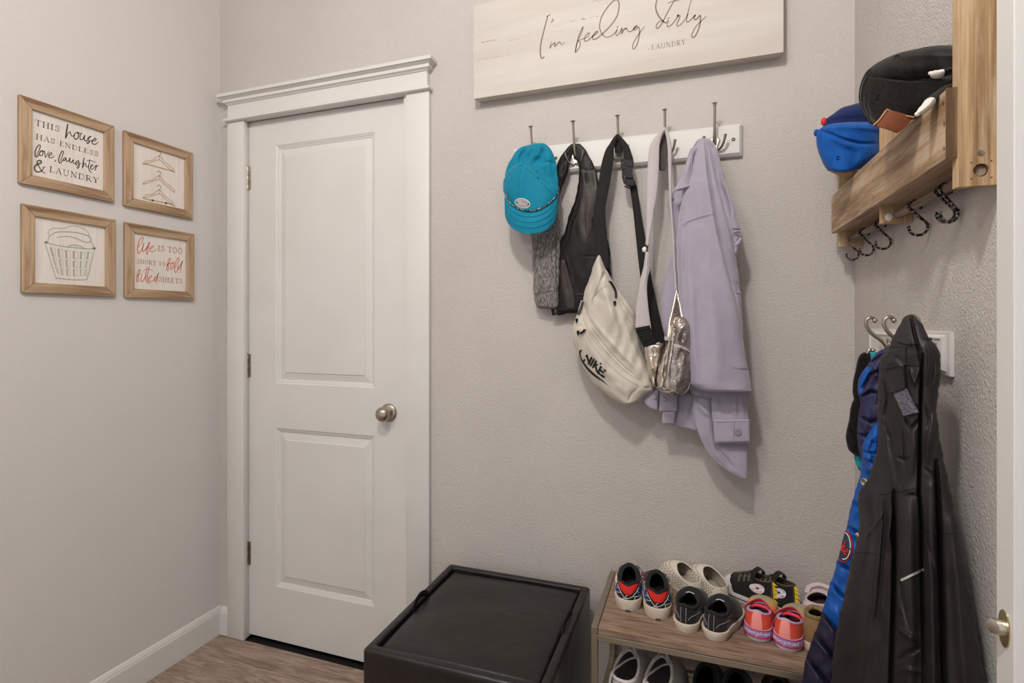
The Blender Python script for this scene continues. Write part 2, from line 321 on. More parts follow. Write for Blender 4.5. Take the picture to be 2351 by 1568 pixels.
# ---------------------------------------------------------------- cloth: silhouette rows on a real vertical plane + thickness + folds
def dist_poly(X, Y, pts):
    D = np.full(X.shape, 1e9); S = np.zeros(X.shape); n = len(pts)-1
    for i in range(n):
        ax, ay = pts[i]; bx, by = pts[i+1]; dx, dy = bx-ax, by-ay; l2 = dx*dx+dy*dy+1e-9
        t = np.clip(((X-ax)*dx+(Y-ay)*dy)/l2, 0, 1); d = np.hypot(X-ax-t*dx, Y-ay-t*dy)
        m = d < D; D[m] = d[m]; S[m] = ((i+t)/n)[m]
    return D, S
class Cloth:
    """front sheet seen from the room and back sheet against the wall, closed along the edges.
    rows: (y, xl, xr[, k]); plane: the sheet's mid plane; depth: bulge in metres; folds: (pts, width_px, amplitude_m)"""
    def __init__(s, rows, plane, depth=.02, back=.004, folds=(), noise=0, nscale=40, res=3.0, prof=.5, smooth=True, lin=False, tilt=None, edge=0, ripple=None, endp=8):
        s.plane = plane; R = np.array([(r[0], r[1], r[2], (r[3] if len(r) > 3 else 1)) for r in rows], float)
        ys = R[:, 0]; H = ys[-1]-ys[0]; nz = max(6, int(H/res)); Wd = (R[:, 2]-R[:, 1]).max(); nx = max(6, int(Wd/res)); nx = min(nx, 170); nz = min(nz, 330)
        yy = np.linspace(ys[0], ys[-1], nz+1)
        def itp(c):
            if lin: return np.interp(yy, ys, R[:, c])
            # monotone-ish smooth interpolation
            k = len(ys); m = np.zeros(k); d = np.diff(R[:, c])/np.maximum(np.diff(ys), 1e-6)
            m[1:-1] = np.where(d[1:]*d[:-1] > 0, 2*d[1:]*d[:-1]/(d[1:]+d[:-1]+1e-12), 0); m[0] = d[0]; m[-1] = d[-1]
            i = np.clip(np.searchsorted(ys, yy, 'right')-1, 0, k-2); h = ys[i+1]-ys[i]; t = (yy-ys[i])/h
            return (2*t**3-3*t**2+1)*R[i, c]+(t**3-2*t**2+t)*h*m[i]+(-2*t**3+3*t**2)*R[i+1, c]+(t**3-t**2)*h*m[i+1]
        xl, xr, kk = itp(1), itp(2), itp(3)
        s.yy, s.xl, s.xr = yy, xl, xr
        u = .5-.5*np.cos(np.linspace(0, math.pi, nx+1)); u = .55*u+.45*np.linspace(0, 1, nx+1)
        U, Yg = np.meshgrid(u, yy); X = xl[:, None]+(xr-xl)[:, None]*U
        if edge:
            e = edge*(np.sin(Yg*.11+1)+.6*np.sin(Yg*.27+2)); X = X+e*(1-np.minimum(U, 1-U)*8).clip(0)
        prf = (1-(2*U-1)**2).clip(0)**prof
        ytop = (Yg-ys[0]); ybot = ys[-1]-Yg; endk = np.minimum(1, np.minimum(ytop, ybot)/endp+.25)**.5
        D = depth*prf*kk[:, None]
        fm = prf**.4
        for f in folds:
            pts, w, a = f[:3]; d, S = dist_poly(X, Yg, pts); tp = np.sin(np.pi*np.clip(S, .02, .98))**.4
            if len(f) > 3:                       # overlap: the side left of the line lies higher, fading over f[3] px
                sg = np.zeros_like(X); best = np.full(X.shape, 1e9)
                for i in range(len(pts)-1):
                    ax, ay = pts[i]; bx, by = pts[i+1]; dd, _ = dist_poly(X, Yg, [pts[i], pts[i+1]])
                    cz = ((bx-ax)*(Yg-ay)-(by-ay)*(X-ax))/math.hypot(bx-ax, by-ay); m = dd < best-1e-6; best[m] = dd[m]; sg[m] = cz[m]
                D = D+a*.5*(1+np.tanh(sg/w))*np.exp(-(np.abs(sg)/f[3])**1.5)*np.where(d < f[3]*3, 1, 0)*tp*fm-a*.35*np.exp(-((sg+1.5*w)/(2*w))**2)*tp*fm*np.where(d < 4*w, 1, 0)
            else: D = D+a*np.exp(-(d/w)**2)*tp*fm
        if noise:
            rs = np.random.RandomState(int(abs(ys[0])+abs(R[0, 1]))); N = np.zeros_like(D)
            for k in range(14):
                fx, fy = rs.uniform(-1, 1, 2)*[1.0, .45]/nscale*2*math.pi; N += np.sin(X*fx+Yg*fy+rs.uniform(0, 6))/14**.5
            D = D+noise*N*fm
        if ripple: D = D+ripple(X, Yg, U)*fm
        D = D*endk if not (tilt == 'flat') else D
        D = np.maximum(D, .0006)
        s.X, s.Y, s.D = X, Yg, D
        P = np.zeros(X.shape+(3,)); B = np.zeros(X.shape+(3,))
        us = (X-CXP)/FPX; rx = -ST+us*CT; ry = CT+us*ST; rz = -(Yg-CYP)/FPX
        n = plane.n; num = np.dot(plane.p0-CAMP, n)+(plane.lean(Yg) if plane.lean else 0); den = rx*n[0]+ry*n[1]+rz*n[2]
        f3 = lambda o: np.stack([rx*(num+o)/den, ry*(num+o)/den, rz*(num+o)/den+CAMH], -1)
        s.P, s.B = f3(D), f3(-(back*prf*endk+.0001))
    def geo(s):
        nr, nc = s.P.shape[:2]; V = np.concatenate([s.P.reshape(-1, 3), s.B.reshape(-1, 3)]); F = []; o = nr*nc
        I = np.arange(nr*nc).reshape(nr, nc)
        a, b, c, d = I[:-1, :-1].ravel(), I[:-1, 1:].ravel(), I[1:, 1:].ravel(), I[1:, :-1].ravel()
        F += np.stack([a, b, c, d], -1).tolist(); F += (np.stack([d, c, b, a], -1)+o).tolist()
        for E in (I[0], I[-1][::-1], I[:, -1], I[:, 0][::-1]):
            F += np.stack([E[:-1], E[:-1]+o, E[1:]+o, E[1:]], -1).tolist()
        return V, F
    def build(s, name, mat, parent, mfn=None, **k):
        V, F = s.geo(); o = mk(name, V, F, mat, parent, smooth=True, **k)
        if mfn is not None:
            nr, nc = s.X.shape; mi = mfn((s.X[:-1, :-1]+s.X[1:, 1:])/2, (s.Y[:-1, :-1]+s.Y[1:, 1:])/2).astype(int).ravel(); a = np.zeros(len(F), int); n = len(mi); a[:n] = mi; a[n:2*n] = mi
            o.data.polygons.foreach_set('material_index', a.tolist())
        return o
    def seams(s, name, mat, parent, lines, r=.0009, off=.0003, n=5):
        for L_ in lines: g = G(); s.seam(g, L_, r, off, n); g.build(name, mat, parent, smooth=True)
    def at(s, x, y, off=.0006):                   # point on the front sheet seen at this pixel
        y = min(max(y, s.yy[0]), s.yy[-1]); x = min(max(x, np.interp(y, s.yy, s.xl)+.3), np.interp(y, s.yy, s.xr)-.3)
        i = np.interp(y, s.yy, np.arange(len(s.yy))); i0 = int(np.clip(math.floor(i), 0, len(s.yy)-2)); fy = i-i0
        d = np.interp(x, s.X[i0], s.D[i0])*(1-fy)+np.interp(x, s.X[i0+1], s.D[i0+1])*fy
        return s.plane.at(x, y, d+off)
    def seam(s, g, pts, r=.0009, off=.0004, n=5, m=0):
        Q = cr([np.array(p, float) for p in pts], n); g.tube([s.at(q[0], q[1], off) for q in Q], r, 6, m=m); return g
# ================================================================ ROOM
XL, XR, YB, CE = -1.811, .3975, 1.62, 2.79
def S_(name, g, mat, parent=None, **k):
    o = g.build(name, mat, parent, **k)
    if parent is None: o['kind'] = 'structure'
    return o
# floor: subfloor plus separate planks
floor = S_('floor', G().box((XL-.1, -1.3, -.06), (1.3, 1.9, -.012)), M['dark'])
M['plank'] = [woodmat('laminate_plank_%d' % i, srgb(*a), srgb(*b), srgb(*c), 'X', .8+.15*i, .5, knots=(3.4, 2.6, 3.0)[i], dist=2.2, gs=.14, fine=.7) for i, (a, b, c) in enumerate([
    ((128, 109, 97), (154, 134, 120), (168, 149, 135)), ((132, 114, 102), (150, 131, 117), (164, 146, 131)), ((124, 106, 94), (156, 137, 122), (172, 153, 138))])]
PW = .196; y1 = 1.87; rowi = 0
random.seed(3)
ys_ = 1.502+PW*2
while ys_ > -1.3:
    xs = XL-.02-[.55, .1, .9, .35, .7][rowi % 5]; y0 = ys_-PW
    while xs < 1.25:
        a, b = max(xs, XL-.02), min(xs+1.29, 1.25); yh = min(ys_, 1.6125)
        if b-a > .02 and yh > y0:
            g = G().box((a, y0+.0012, -.0115), (b-.0010, yh-.0006, random.uniform(-.0004, 0)))
            o = g.build('floor_plank', M['plank'][(rowi*2+int(xs*3)) % 3], floor)
        xs += 1.29
    ys_ = y0; rowi += 1
# walls
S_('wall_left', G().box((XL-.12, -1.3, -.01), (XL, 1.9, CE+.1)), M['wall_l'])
dx0, dx1, dzt = -1.6766, -.9669, 2.0416                       # door slab
ox0, ox1, ozt = dx0-.022, dx1+.022, dzt+.022                   # rough opening
gw = G().box((XL, YB, 0), (ox0, YB+.12, CE+.1)).box((ox1, YB, 0), (XR+.13, YB+.12, CE+.1)).box((ox0, YB, ozt), (ox1, YB+.12, CE+.1))
S_('wall_back', gw, M['wall'])
S_('wall_right', G().box((XR, .752, 0), (XR+.12, YB+.06, CE+.1)), M['wall'])
S_('ceiling', G().box((XL-.12, -1.3, CE), (1.3, 1.9, CE+.08)), M['ceil'])
# baseboards with bevelled top
def baseboard(name, p0, p1, nrm):
    p0, p1, n = np.array(p0, float), np.array(p1, float), np.array(nrm, float); z = np.array([0, 0, 1.])
    prof = [(0, 0), (.0115, 0), (.0115, .088), (.0095, .093), (.0095, .096), (.0045, .108), (0, .110)]
    g = G(); g.prism([p0+n*a+z*b for a, b in prof], p1-p0); return S_(name, g, M['white'])
baseboard('baseboard_left', (XL, -1.2, 0), (XL, YB-.001, 0), (1, 0, 0))
baseboard('baseboard_back', (XL+.0115, YB, 0), (-1.7578, YB, 0), (0, -1, 0))
baseboard('baseboard_1', (-.858, YB, 0), (XR-.001, YB, 0), (0, -1, 0))
baseboard('baseboard_right', (XR, .76, 0), (XR, YB-.013, 0), (-1, 0, 0))
# door casing (trim): legs, jambs, header
YC = 1.604
tr = G().bbox((-1.7565, YC, .001), (-1.6732, YB+.002, 2.043), .0015)
S_('trim_1', tr, M['white'], smooth=True)
tr = G().bbox((-.9492, YC, .001), (-.8596, YB+.002, 2.043), .0015)
S_('trim_2', tr, M['white'], smooth=True)
g = G().box((-1.6965, YB-.004, .001), (-1.6788, YB+.12, 2.06)).box((-.9645, YB-.004, .001), (-.9465, YB+.12, 2.06)).box((-1.6965, YB-.004, dzt+.003), (-.9465, YB+.12, dzt+.022))
g.box((-1.6788, 1.675, .001), (-1.668, 1.70, dzt+.003)).box((-.9755, 1.675, .001), (-.9645, 1.70, dzt+.003)).box((-1.6788, 1.675, dzt-.012), (-.9645, 1.70, dzt+.003))
S_('trim_3', g, M['white'])
g = G(); hx0, hx1 = -1.7520, -.8645
def layer(z0, z1, o0, o1, d0=None, d1=None):
    d0 = o0 if d0 is None else d0; d1 = o1 if d1 is None else d1
    V = []
    for z, o, d in ((z0, o0, d0), (z1, o1, d1)):
        V += [(hx0-o, YB+.001, z), (hx1+o, YB+.001, z), (hx1+o, YB-.018-d, z), (hx0-o, YB-.018-d, z)]
    g.add(V, [(0, 1, 2, 3), (7, 6, 5, 4), (0, 4, 5, 1), (1, 5, 6, 2), (2, 6, 7, 3), (3, 7, 4, 0)])
layer(2.0405, 2.0430, .008, .0125); layer(2.0430, 2.0505, .0125, .0125); layer(2.0505, 2.054, .0125, .008)   # bead
layer(2.054, 2.1085, .0, .0)
layer(2.1075, 2.1090, .003, .004); layer(2.1090, 2.1125, .004, .008); layer(2.1125, 2.1145, .009, .012); layer(2.1145, 2.1255, .013, .013)
layer(2.1255, 2.1300, .014, .022); layer(2.1300, 2.1320, .022, .026); layer(2.1325, 2.1445, .028, .028)
S_('trim_4', g, M['white'])
# back of the closet so the gap under the door stays dark
S_('wall_closet', G().box((ox0-.1, YB+.14, -.01), (ox1+.1, YB+.2, 2.2)), M['dark'])
# door slab with two moulded panels
def door_slab():
    g = G(); yf = 1.635; bx0, bx1, bz0, bz1 = dx0, dx1, .0125, dzt
    panels = [(-1.5432, -1.0953, 1.0109, 1.9375), (-1.5450, -1.0962, .2211, .8387)]
    prof = [(0, 0), (.0055, .0035), (.0075, .0035), (.0085, .0055), (.0145, .0075), (.0165, .0095), (.019, .0095), (.043, .0045), (.0455, .0018)]
    # front face frame pieces
    xa, xb = -1.5441, -1.0957
    rects = [(bx0, bx1, 1.9375, bz1), (bx0, bx1, .8387, 1.0109), (bx0, bx1, bz0, .2211)]
    for (x0, x1, z0, z1) in rects: g.add([(x0, yf, z0), (x1, yf, z0), (x1, yf, z1), (x0, yf, z1)], [(0, 1, 2, 3)])
    for (pa, pb, z0, z1) in panels:
        g.add([(bx0, yf, z0), (pa, yf, z0), (pa, yf, z1), (bx0, yf, z1)], [(0, 1, 2, 3)])
        g.add([(pb, yf, z0), (bx1, yf, z0), (bx1, yf, z1), (pb, yf, z1)], [(0, 1, 2, 3)])
        rings = [[(pa+o, yf+d, z0+o), (pb-o, yf+d, z0+o), (pb-o, yf+d, z1-o), (pa+o, yf+d, z1-o)] for o, d in prof]
        V = sum(rings, []); F = []
        for i in range(len(rings)-1):
            for j in range(4): F.append((i*4+j, i*4+(j+1) % 4, (i+1)*4+(j+1) % 4, (i+1)*4+j))
        k = (len(rings)-1)*4; F.append((k, k+1, k+2, k+3)); g.add(V, F)
    yb = yf+.035
    g.add([(bx0, yf, bz0), (bx1, yf, bz0), (bx1, yb, bz0), (bx0, yb, bz0), (bx0, yf, bz1), (bx1, yf, bz1), (bx1, yb, bz1), (bx0, yb, bz1)],
          [(0, 1, 2, 3), (4, 5, 6, 7), (1, 2, 6, 5), (2, 3, 7, 6), (3, 0, 4, 7)])
    return g
dg = door_slab()
door = mk('door_1', dg.V, dg.F, M['white']); door['kind'] = 'structure'
for f in door.data.polygons:
    pass
# hinges
for zt, zb in ((1.8714, 1.7711), (1.1247, 1.0313), (.3832, .2846)):
    zm = (zt+zb)/2; h = .0889; z0 = zm-h/2
    hg = G().bbox((-1.6865, 1.6325, z0), (-1.6765, 1.6348, z0+h), .0004).bbox((-1.6748, 1.6312, z0), (-1.6668, 1.6348, z0+h), .0004)
    hn = hg.build('hinge', M['nickel'], door)
    for k in range(5):
        b = G().lathe((-1.6790, 1.6275, z0+k*h/5+.0006), (0, 0, 1), [(0, .0052), (h/5-.0012, .0052)], 14)
        b.build('hinge_knuckle', M['nickel_l'] if k % 2 == 0 else M['nickel'], hn, smooth=True)
    G().sphere((-1.6790, 1.6275, z0+h+.002), (.0045, .0045, .003), 6).build('hinge_pin', M['nickel'], hn, smooth=True)
# door knob
kz = .9265; kx = -1.0360
kg = G().lathe((kx, 1.636, kz), (0, -1, 0), [(0, .0325), (.004, .0325), (.007, .031), (.010, .027), (.0115, .020), (.014, .0135), (.020, .0115), (.026, .0105), (.030, .0120)], 40)
rose = kg.build('door_knob_rose', M['nickel'], door, smooth=True)
kg = G().lathe((kx, 1.636, kz), (0, -1, 0), [(.029, .0115), (.031, .017), (.035, .0232), (.040, .0262), (.045, .0262), (.050, .0240), (.055, .0205), (.059, .0150), (.0615, .008), (.0622, .001)], 40)
kg.build('door_knob', M['nickel'], door, smooth=True)
G().box((dx1-.0015, 1.6345, kz-.028), (dx1+.0035, 1.6352, kz+.028)).build('latch_gap', M['dark'], door)
# entry door standing open at right: only its edge and a strip of its face are seen
ed = mk('door_2', *(lambda g: (g.V, g.F))(G().bbox((.319, .705, .012), (1.03, .740, 2.042), .0012)), M['white']); ed['kind'] = 'structure'
lz = CAMH-(1443-CYP)/FPX*.577
lg = G(); n = 28                                                # oval-ended face plate on the edge
pl = [(0.319-.0012, .7225+.0108*math.cos(a), lz+(.018*math.sin(a)+(.0 if abs(math.sin(a)) < 1e-6 else .002*np.sign(math.sin(a))))) for a in np.linspace(0, 2*math.pi, n, endpoint=False)]
lg.prism(pl, (.0013, 0, 0)); fp = lg.build('latch_plate', pmat('brass_plate', srgb(190, 178, 140), .25, 1), ed)
lg = G(); V = []
for (xx, r) in ((.3188, 1), (.3125, 1), (.3085, .92), (.3068, .6)):
    V.append([(xx-(.0028*math.cos(a) if xx < .318 else 0), .7225+.0078*math.cos(a)*r, lz+.0085*math.sin(a)*r+.0006) for a in np.linspace(0, 2*math.pi, 24, endpoint=False)])
lg.grid(V, wrap=True); lg.F.append(tuple(range(72, 96))); lg.M.append(0); lg.build('latch_bolt', M['nickel_l'], ed, smooth=True)
# ceiling lamp (outside the frame, the room's light)
lamp = empty('ceiling_light', 'round flush ceiling lamp with frosted glass dome above the room', 'ceiling light', (LAMP_POS[0], LAMP_POS[1], CE))
G().lathe((LAMP_POS[0], LAMP_POS[1], CE-.001), (0, 0, -1), [(0, .11), (.018, .11), (.022, .10)], 40).build('lamp_base', M['nickel'], lamp, smooth=True)
G().sphere((LAMP_POS[0], LAMP_POS[1], LAMP_POS[2]), (LAMP_R*1.15, LAMP_R*1.15, LAMP_R), 14).build('lamp_glass', pmat('lamp_glass', (1, 1, 1), .5, emis=(1, .962, .92, LAMP_STRENGTH)), lamp, smooth=True)
fill_lamp = empty('ceiling_light', 'added ceiling fill lamp out of view behind the viewer, evening out the room light', 'ceiling light', (-.95, -.60, CE))  # fill lamp added out of view to lift the right and lower walls
G().lathe((-.95, -.60, CE-.001), (0, 0, -1), [(0, .16), (.018, .16), (.022, .15)], 40).build('lamp_base', M['nickel'], fill_lamp, smooth=True)
G().sphere((-.95, -.60, 2.69), (.14, .14, .07), 14).build('lamp_glass', pmat('fill_lamp_glow', (1, 1, 1), .5, emis=(1, .965, .92, LAMP_STRENGTH*.17)), fill_lamp, smooth=True)
# ================================================================ PICTURES ON THE LEFT WALL
M['frame_h'] = woodmat('light_wood_h', srgb(132, 102, 76), srgb(176, 148, 118), srgb(188, 163, 134), 'Y', 1.3, .6, knots=4)
M['frame_v'] = woodmat('light_wood_v', srgb(130, 98, 70), srgb(178, 150, 120), srgb(188, 163, 134), 'Z', 1.3, .6, knots=4)
M['print'] = pmat('whitewashed_print_board', srgb(222, 214, 206), .75, col2=srgb(213, 204, 195), cscale=120, cstretch=(1, 1, .06), cmix=(.4, .7), bump=(300, .0001, (1, 1, .1)))
M['ink_dark'] = pmat('dark_brown_ink', srgb(66, 54, 50), .8); M['ink_tan'] = pmat('tan_ink', srgb(178, 143, 105), .8)
M['ink_green'] = pmat('sage_ink', srgb(160, 163, 150), .8); M['ink_coral'] = pmat('coral_ink', srgb(206, 116, 98), .8); M['ink_rose'] = pmat('dull_coral_ink', srgb(190, 138, 122), .8)
def picture(label, y0, y1, z0, z1, w=.0305, t=.0115):
    y0, y1, z0, z1 = y0*.998, y1*.9945, 1.25+(z0-1.25)*.9945, 1.25+(z1-1.25)*.9945
    root = empty('framed_sign', label, 'wall sign', (XL, (y0+y1)/2, z0), 'four square wood framed laundry signs')
    xf = XL+t
    for a, b, c, d, mt in (((y0, z1), (y1, z1), (y1-w, z1-w), (y0+w, z1-w), 'frame_h'), ((y0, z0), (y0+w, z0+w), (y1-w, z0+w), (y1, z0), 'frame_h'),
                           ((y0, z0), (y0, z1), (y0+w, z1-w), (y0+w, z0+w), 'frame_v'), ((y1, z0), (y1-w, z0+w), (y1-w, z1-w), (y1, z1), 'frame_v')):
        q = [np.array([XL+.0005, *p]) for p in (a, b, c, d)]; cc = sum(q)/4
        q = [p+(cc-p)*.004*np.array([0, 1, 1]) for p in q]
        bm = bmesh.new(); vs = [bm.verts.new(p) for p in q]+[bm.verts.new(p+np.array([t, 0, 0])) for p in q]
        for f in ((0, 1, 2, 3), (7, 6, 5, 4), (0, 4, 5, 1), (1, 5, 6, 2), (2, 6, 7, 3), (3, 7, 4, 0)): bm.faces.new([vs[i] for i in f])
        bmesh.ops.recalc_face_normals(bm, faces=bm.faces); bmesh.ops.bevel(bm, geom=bm.edges[:], offset=.0009, segments=1, affect='EDGES')
        bm.verts.index_update(); V = [v.co[:] for v in bm.verts]; F = [[v.index for v in f.verts] for f in bm.faces]; bm.free()
        mk('frame_rail', V, F, M[mt], root)
    xp = XL+.0045
    p = G().box((XL+.001, y0+w-.003, z0+w-.003), (xp, y1-w+.003, z1-w+.003)).build('print_panel', M['print'], root)
    WL[p.name] = WL[root.name]
    return p, (lambda x, y, X=xp+.0004: onX(x, y, X))
pn, mf = picture('square wood framed sign lettered THIS house HAS ENDLESS love laughter LAUNDRY', .9483, 1.2097, 1.6445, 1.896)
k = Ink(mf, 60, 260, 8.711)
serif(k, 'THIS', (178, 238), (672, 368), (4, -112), (4, -102))
serif(k, 'HAS', (190, 512), (580, 612), (8, -100), (6, -92))
serif(k, 'ENDLESS', (664, 645), (1448, 862), (6, -92), (4, -84))
serif(k, 'LAUNDRY', (464, 1168), (1452, 1400), (6, -112), (4, -100))
k.st([(832, 222), (812, 340), (790, 495)], 24, 30).st([(796, 490), (840, 400), (878, 370), (890, 400), (905, 450), (930, 460), (960, 430)], 15)
k.st([(1040, 385), (985, 400), (958, 470), (985, 518), (1035, 490), (1050, 420), (1020, 380), (1060, 400), (1092, 405)], 14, 20)
k.st([(1110, 395), (1075, 470), (1090, 525), (1130, 520), (1160, 470), (1175, 440), (1160, 500), (1180, 550), (1220, 540), (1260, 490), (1295, 470), (1270, 460)], 13, 20)
k.st([(1290, 466), (1250, 480), (1232, 510), (1262, 545), (1255, 595), (1218, 602), (1222, 580), (1270, 560), (1320, 545), (1345, 530)], 12, 16)
k.st([(1335, 560), (1385, 545), (1398, 520), (1372, 505), (1330, 540), (1318, 585), (1345, 618), (1395, 615), (1440, 578)], 13, 19)
k.st([(205, 850), (250, 760), (285, 660), (262, 635), (215, 680), (182, 770), (180, 850), (205, 872), (250, 840), (285, 770), (320, 745)], 13, 20)
k.st([(322, 742), (285, 760), (268, 810), (290, 850), (325, 830), (335, 775), (310, 745), (345, 765), (368, 760), (375, 830), (390, 878), (420, 830), (452, 765)], 12, 18)
k.st([(460, 845), (505, 830), (515, 800), (490, 790), (458, 830), (455, 875), (490, 895), (530, 880), (560, 855)], 12, 18)
k.st([(578, 940), (592, 955), (580, 965)], 14)
k.st([(690, 950), (735, 820), (745, 770), (715, 765), (670, 850), (650, 940), (665, 992), (700, 985), (735, 930), (775, 890)], 13, 20)
k.st([(800, 890), (765, 895), (745, 935), (765, 950), (800, 900), (800, 940), (825, 965), (858, 935), (878, 890), (868, 950), (890, 985), (925, 960), (945, 925), (940, 980), (965, 1010), (1000, 970)], 12, 18)
k.st([(1060, 955), (1010, 955), (990, 1010), (1005, 1025), (1050, 970), (1060, 1040), (1045, 1095), (1020, 1090), (1040, 1040), (1100, 1000)], 12, 17)
k.st([(1160, 890), (1140, 1000), (1128, 1100)], 14, 22).st([(1130, 1090), (1165, 1010), (1190, 1010), (1200, 1060), (1230, 1070), (1255, 1040)], 12, 15)
k.st([(1280, 925), (1250, 1060), (1270, 1150), (1310, 1192)], 10, 17).st([(1215, 955), (1290, 945), (1395, 985)], 7, 12)
k.st([(1290, 1075), (1330, 1050), (1325, 1025), (1295, 1050), (1290, 1100), (1320, 1125), (1370, 1070), (1395, 1050)], 11, 15)
k.st([(1400, 1045), (1385, 1140)], 16).st([(1388, 1110), (1415, 1055), (1450, 1045)], 10, 14)
k.st([(385, 1078), (345, 1080), (338, 1120), (290, 1165), (220, 1170), (170, 1120), (178, 1055), (250, 1010), (305, 990), (292, 950), (240, 950), (218, 990), (260, 1070), (320, 1165), (380, 1195)], 13, 26)
k.build('lettering', M['ink_dark'], pn)
pn, mf = picture('square wood framed sign with three tan clothes hangers drawn one above another', 1.2377, 1.4973, 1.641, 1.8943)
k = Ink(mf, 310, 330, 10.455)
for dy, hy in ((0, 0), (478, 480), (815, 820)):
    k.st([(530, 200+dy), (575, 178+dy), (615, 215+dy), (605, 260+dy), (585, 290+dy)], 20)
    k.st([(585, 300+dy), (585, 385+dy)], 13)
    k.st([(195, 475+dy), (260, 420+dy), (430, 390+dy), (490, 345+dy), (540, 305+dy), (610, 305+dy), (660, 380+dy), (700, 430+dy), (830, 530+dy), (910, 600+dy), (948, 665+dy), (945, 690+dy)], 14)
    k.st([(205, 490+dy), (250, 480+dy), (420, 430+dy), (585, 388+dy), (700, 490+dy), (850, 620+dy), (940, 690+dy)], 14)
    k.st([(195, 475+dy), (200, 492+dy), (225, 488+dy)], 12)
k.st([(250, 480), (560, 565), (900, 655)], 24); k.st([(240, 1325), (560, 1385), (900, 1455)], 24); k.dot((425, 1362), 28).dot((745, 1428), 28)
k.build('drawing', M['ink_tan'], pn)
pn, mf = picture('square wood framed sign with a sage green drawing of a full laundry basket', .9549, 1.2145, 1.334, 1.588)
k = Ink(mf, 90, 500, 9.8)
k.st([(220, 415), (205, 320), (250, 260), (340, 230), (520, 238), (620, 220), (720, 190), (840, 190), (1000, 250), (1090, 320), (1122, 385), (1110, 410)], 15)
k.st([(190, 545), (210, 460), (260, 390), (380, 330), (540, 312), (800, 328), (1000, 370), (1130, 425), (1165, 490), (1150, 530), (1080, 552), (980, 530), (780, 445), (600, 420), (400, 440)], 14, 24)
k.st([(1165, 530), (1215, 600), (1218, 660)], 18).st([(640, 650), (720, 618), (840, 618), (960, 655), (1010, 690)], 14, 22)
k.st([(125, 545), (200, 575), (520, 640), (800, 672), (1050, 698), (1200, 700), (1265, 680)], 14, 22)
k.st([(130, 550), (365, 1320), (420, 1355), (700, 1390), (960, 1395), (1075, 1370), (1160, 1060), (1262, 680)], 15, 20, n=3)
k.poly([(115, 540), (185, 520), (200, 575), (140, 560)]).poly([(1215, 650), (1270, 670), (1262, 700), (1180, 705)])
for x, y, X2, h, sl in ((235, 668, 350, 195, 60), (412, 700, 520, 190, 18), (583, 728, 695, 180, 8), (757, 748, 868, 172, 0), (925, 762, 1030, 168, -8), (1085, 765, 1185, 165, -18),
                        (300, 890, 380, 175, 55), (443, 925, 525, 165, 22), (595, 945, 690, 165, 10), (757, 962, 868, 155, 0), (920, 970, 1005, 155, -8), (1060, 965, 1130, 155, -25),
                        (362, 1100, 418, 155, 50), (475, 1128, 545, 150, 22), (610, 1145, 700, 155, 8), (762, 1158, 858, 145, 0), (920, 1160, 985, 145, -6), (1035, 1160, 1085, 140, -20)):
    dyr = (X2-x)*.12
    k.poly([(x, y), (x+(X2-x)*.36, y+dyr*.4), (x+(X2-x)*.36+sl, y+h), (x+sl, y+h-dyr*.3)])
    k.st([(x, y), (X2, y+dyr), (X2+sl*.35, y+h+dyr*.5), (x+sl, y+h-dyr*.3)], 8, n=1)
k.build('drawing', M['ink_green'], pn)
pn, mf = picture('square wood framed sign lettered life IS TOO SHORT TO fold fitted SHEETS in coral', 1.2405, 1.503, 1.3333, 1.5867)
k = Ink(mf, 300, 530, 11.2)
k.st([(190, 420), (290, 300), (320, 190), (290, 170), (230, 240), (185, 380), (180, 500), (200, 575), (240, 560), (290, 470), (330, 350)], 14, 24)
k.st([(332, 330), (312, 420), (305, 500), (330, 530), (380, 470), (440, 420), (480, 400)], 14, 24).dot((338, 322), 13)
k.st([(400, 460), (450, 400), (495, 320), (480, 295), (450, 350), (420, 450), (405, 560), (425, 605), (445, 560), (450, 480), (480, 430)], 13, 22)
k.st([(510, 470), (560, 430), (585, 395), (550, 395), (510, 440), (500, 500), (530, 540), (590, 525), (640, 470)], 13, 22)
k.build('script_word', M['ink_coral'], pn); k = Ink(mf, 300, 530, 11.2)
k.st([(940, 900), (1000, 800), (1022, 720), (1000, 712), (965, 790), (940, 900), (930, 980), (950, 1025), (968, 980), (970, 900), (950, 870), (1010, 830), (1060, 830)], 13, 22)
k.st([(1090, 820), (1040, 850), (1020, 930), (1035, 990), (1075, 950), (1095, 860), (1080, 800), (1120, 850)], 13, 20)
k.st([(1130, 950), (1200, 850), (1240, 730), (1215, 695), (1165, 790), (1130, 920), (1130, 1030), (1155, 1070), (1200, 1010), (1240, 930)], 13, 22)
k.st([(1275, 870), (1225, 900), (1215, 970), (1245, 980), (1290, 900), (1332, 770), (1300, 900), (1285, 1080)], 13, 20)
k.build('script_word', M['ink_coral'], pn); k = Ink(mf, 300, 530, 11.2)
k.st([(165, 1170), (225, 1090), (252, 1010), (230, 995), (190, 1080), (165, 1190), (160, 1280), (180, 1310), (200, 1260), (205, 1180), (190, 1140), (240, 1110)], 13, 22)
k.st([(290, 1110), (270, 1200), (265, 1290), (300, 1305), (360, 1220), (390, 1150)], 13, 22).dot((293, 1092), 11)
k.st([(428, 915), (395, 1080), (385, 1200), (410, 1310), (455, 1362)], 14, 22).st([(475, 915), (445, 1080), (430, 1200), (455, 1310), (510, 1362)], 14, 22)
k.st([(305, 1040), (400, 990), (490, 990), (568, 1035)], 9, 16)
k.st([(470, 1230), (530, 1190), (540, 1160), (505, 1165), (470, 1220), (480, 1285), (530, 1305), (600, 1250), (640, 1180)], 12, 18)
k.st([(670, 1170), (620, 1200), (610, 1280), (640, 1290), (680, 1190), (715, 1080), (680, 1220), (668, 1390)], 13, 20)
k.build('script_word', M['ink_coral'], pn)
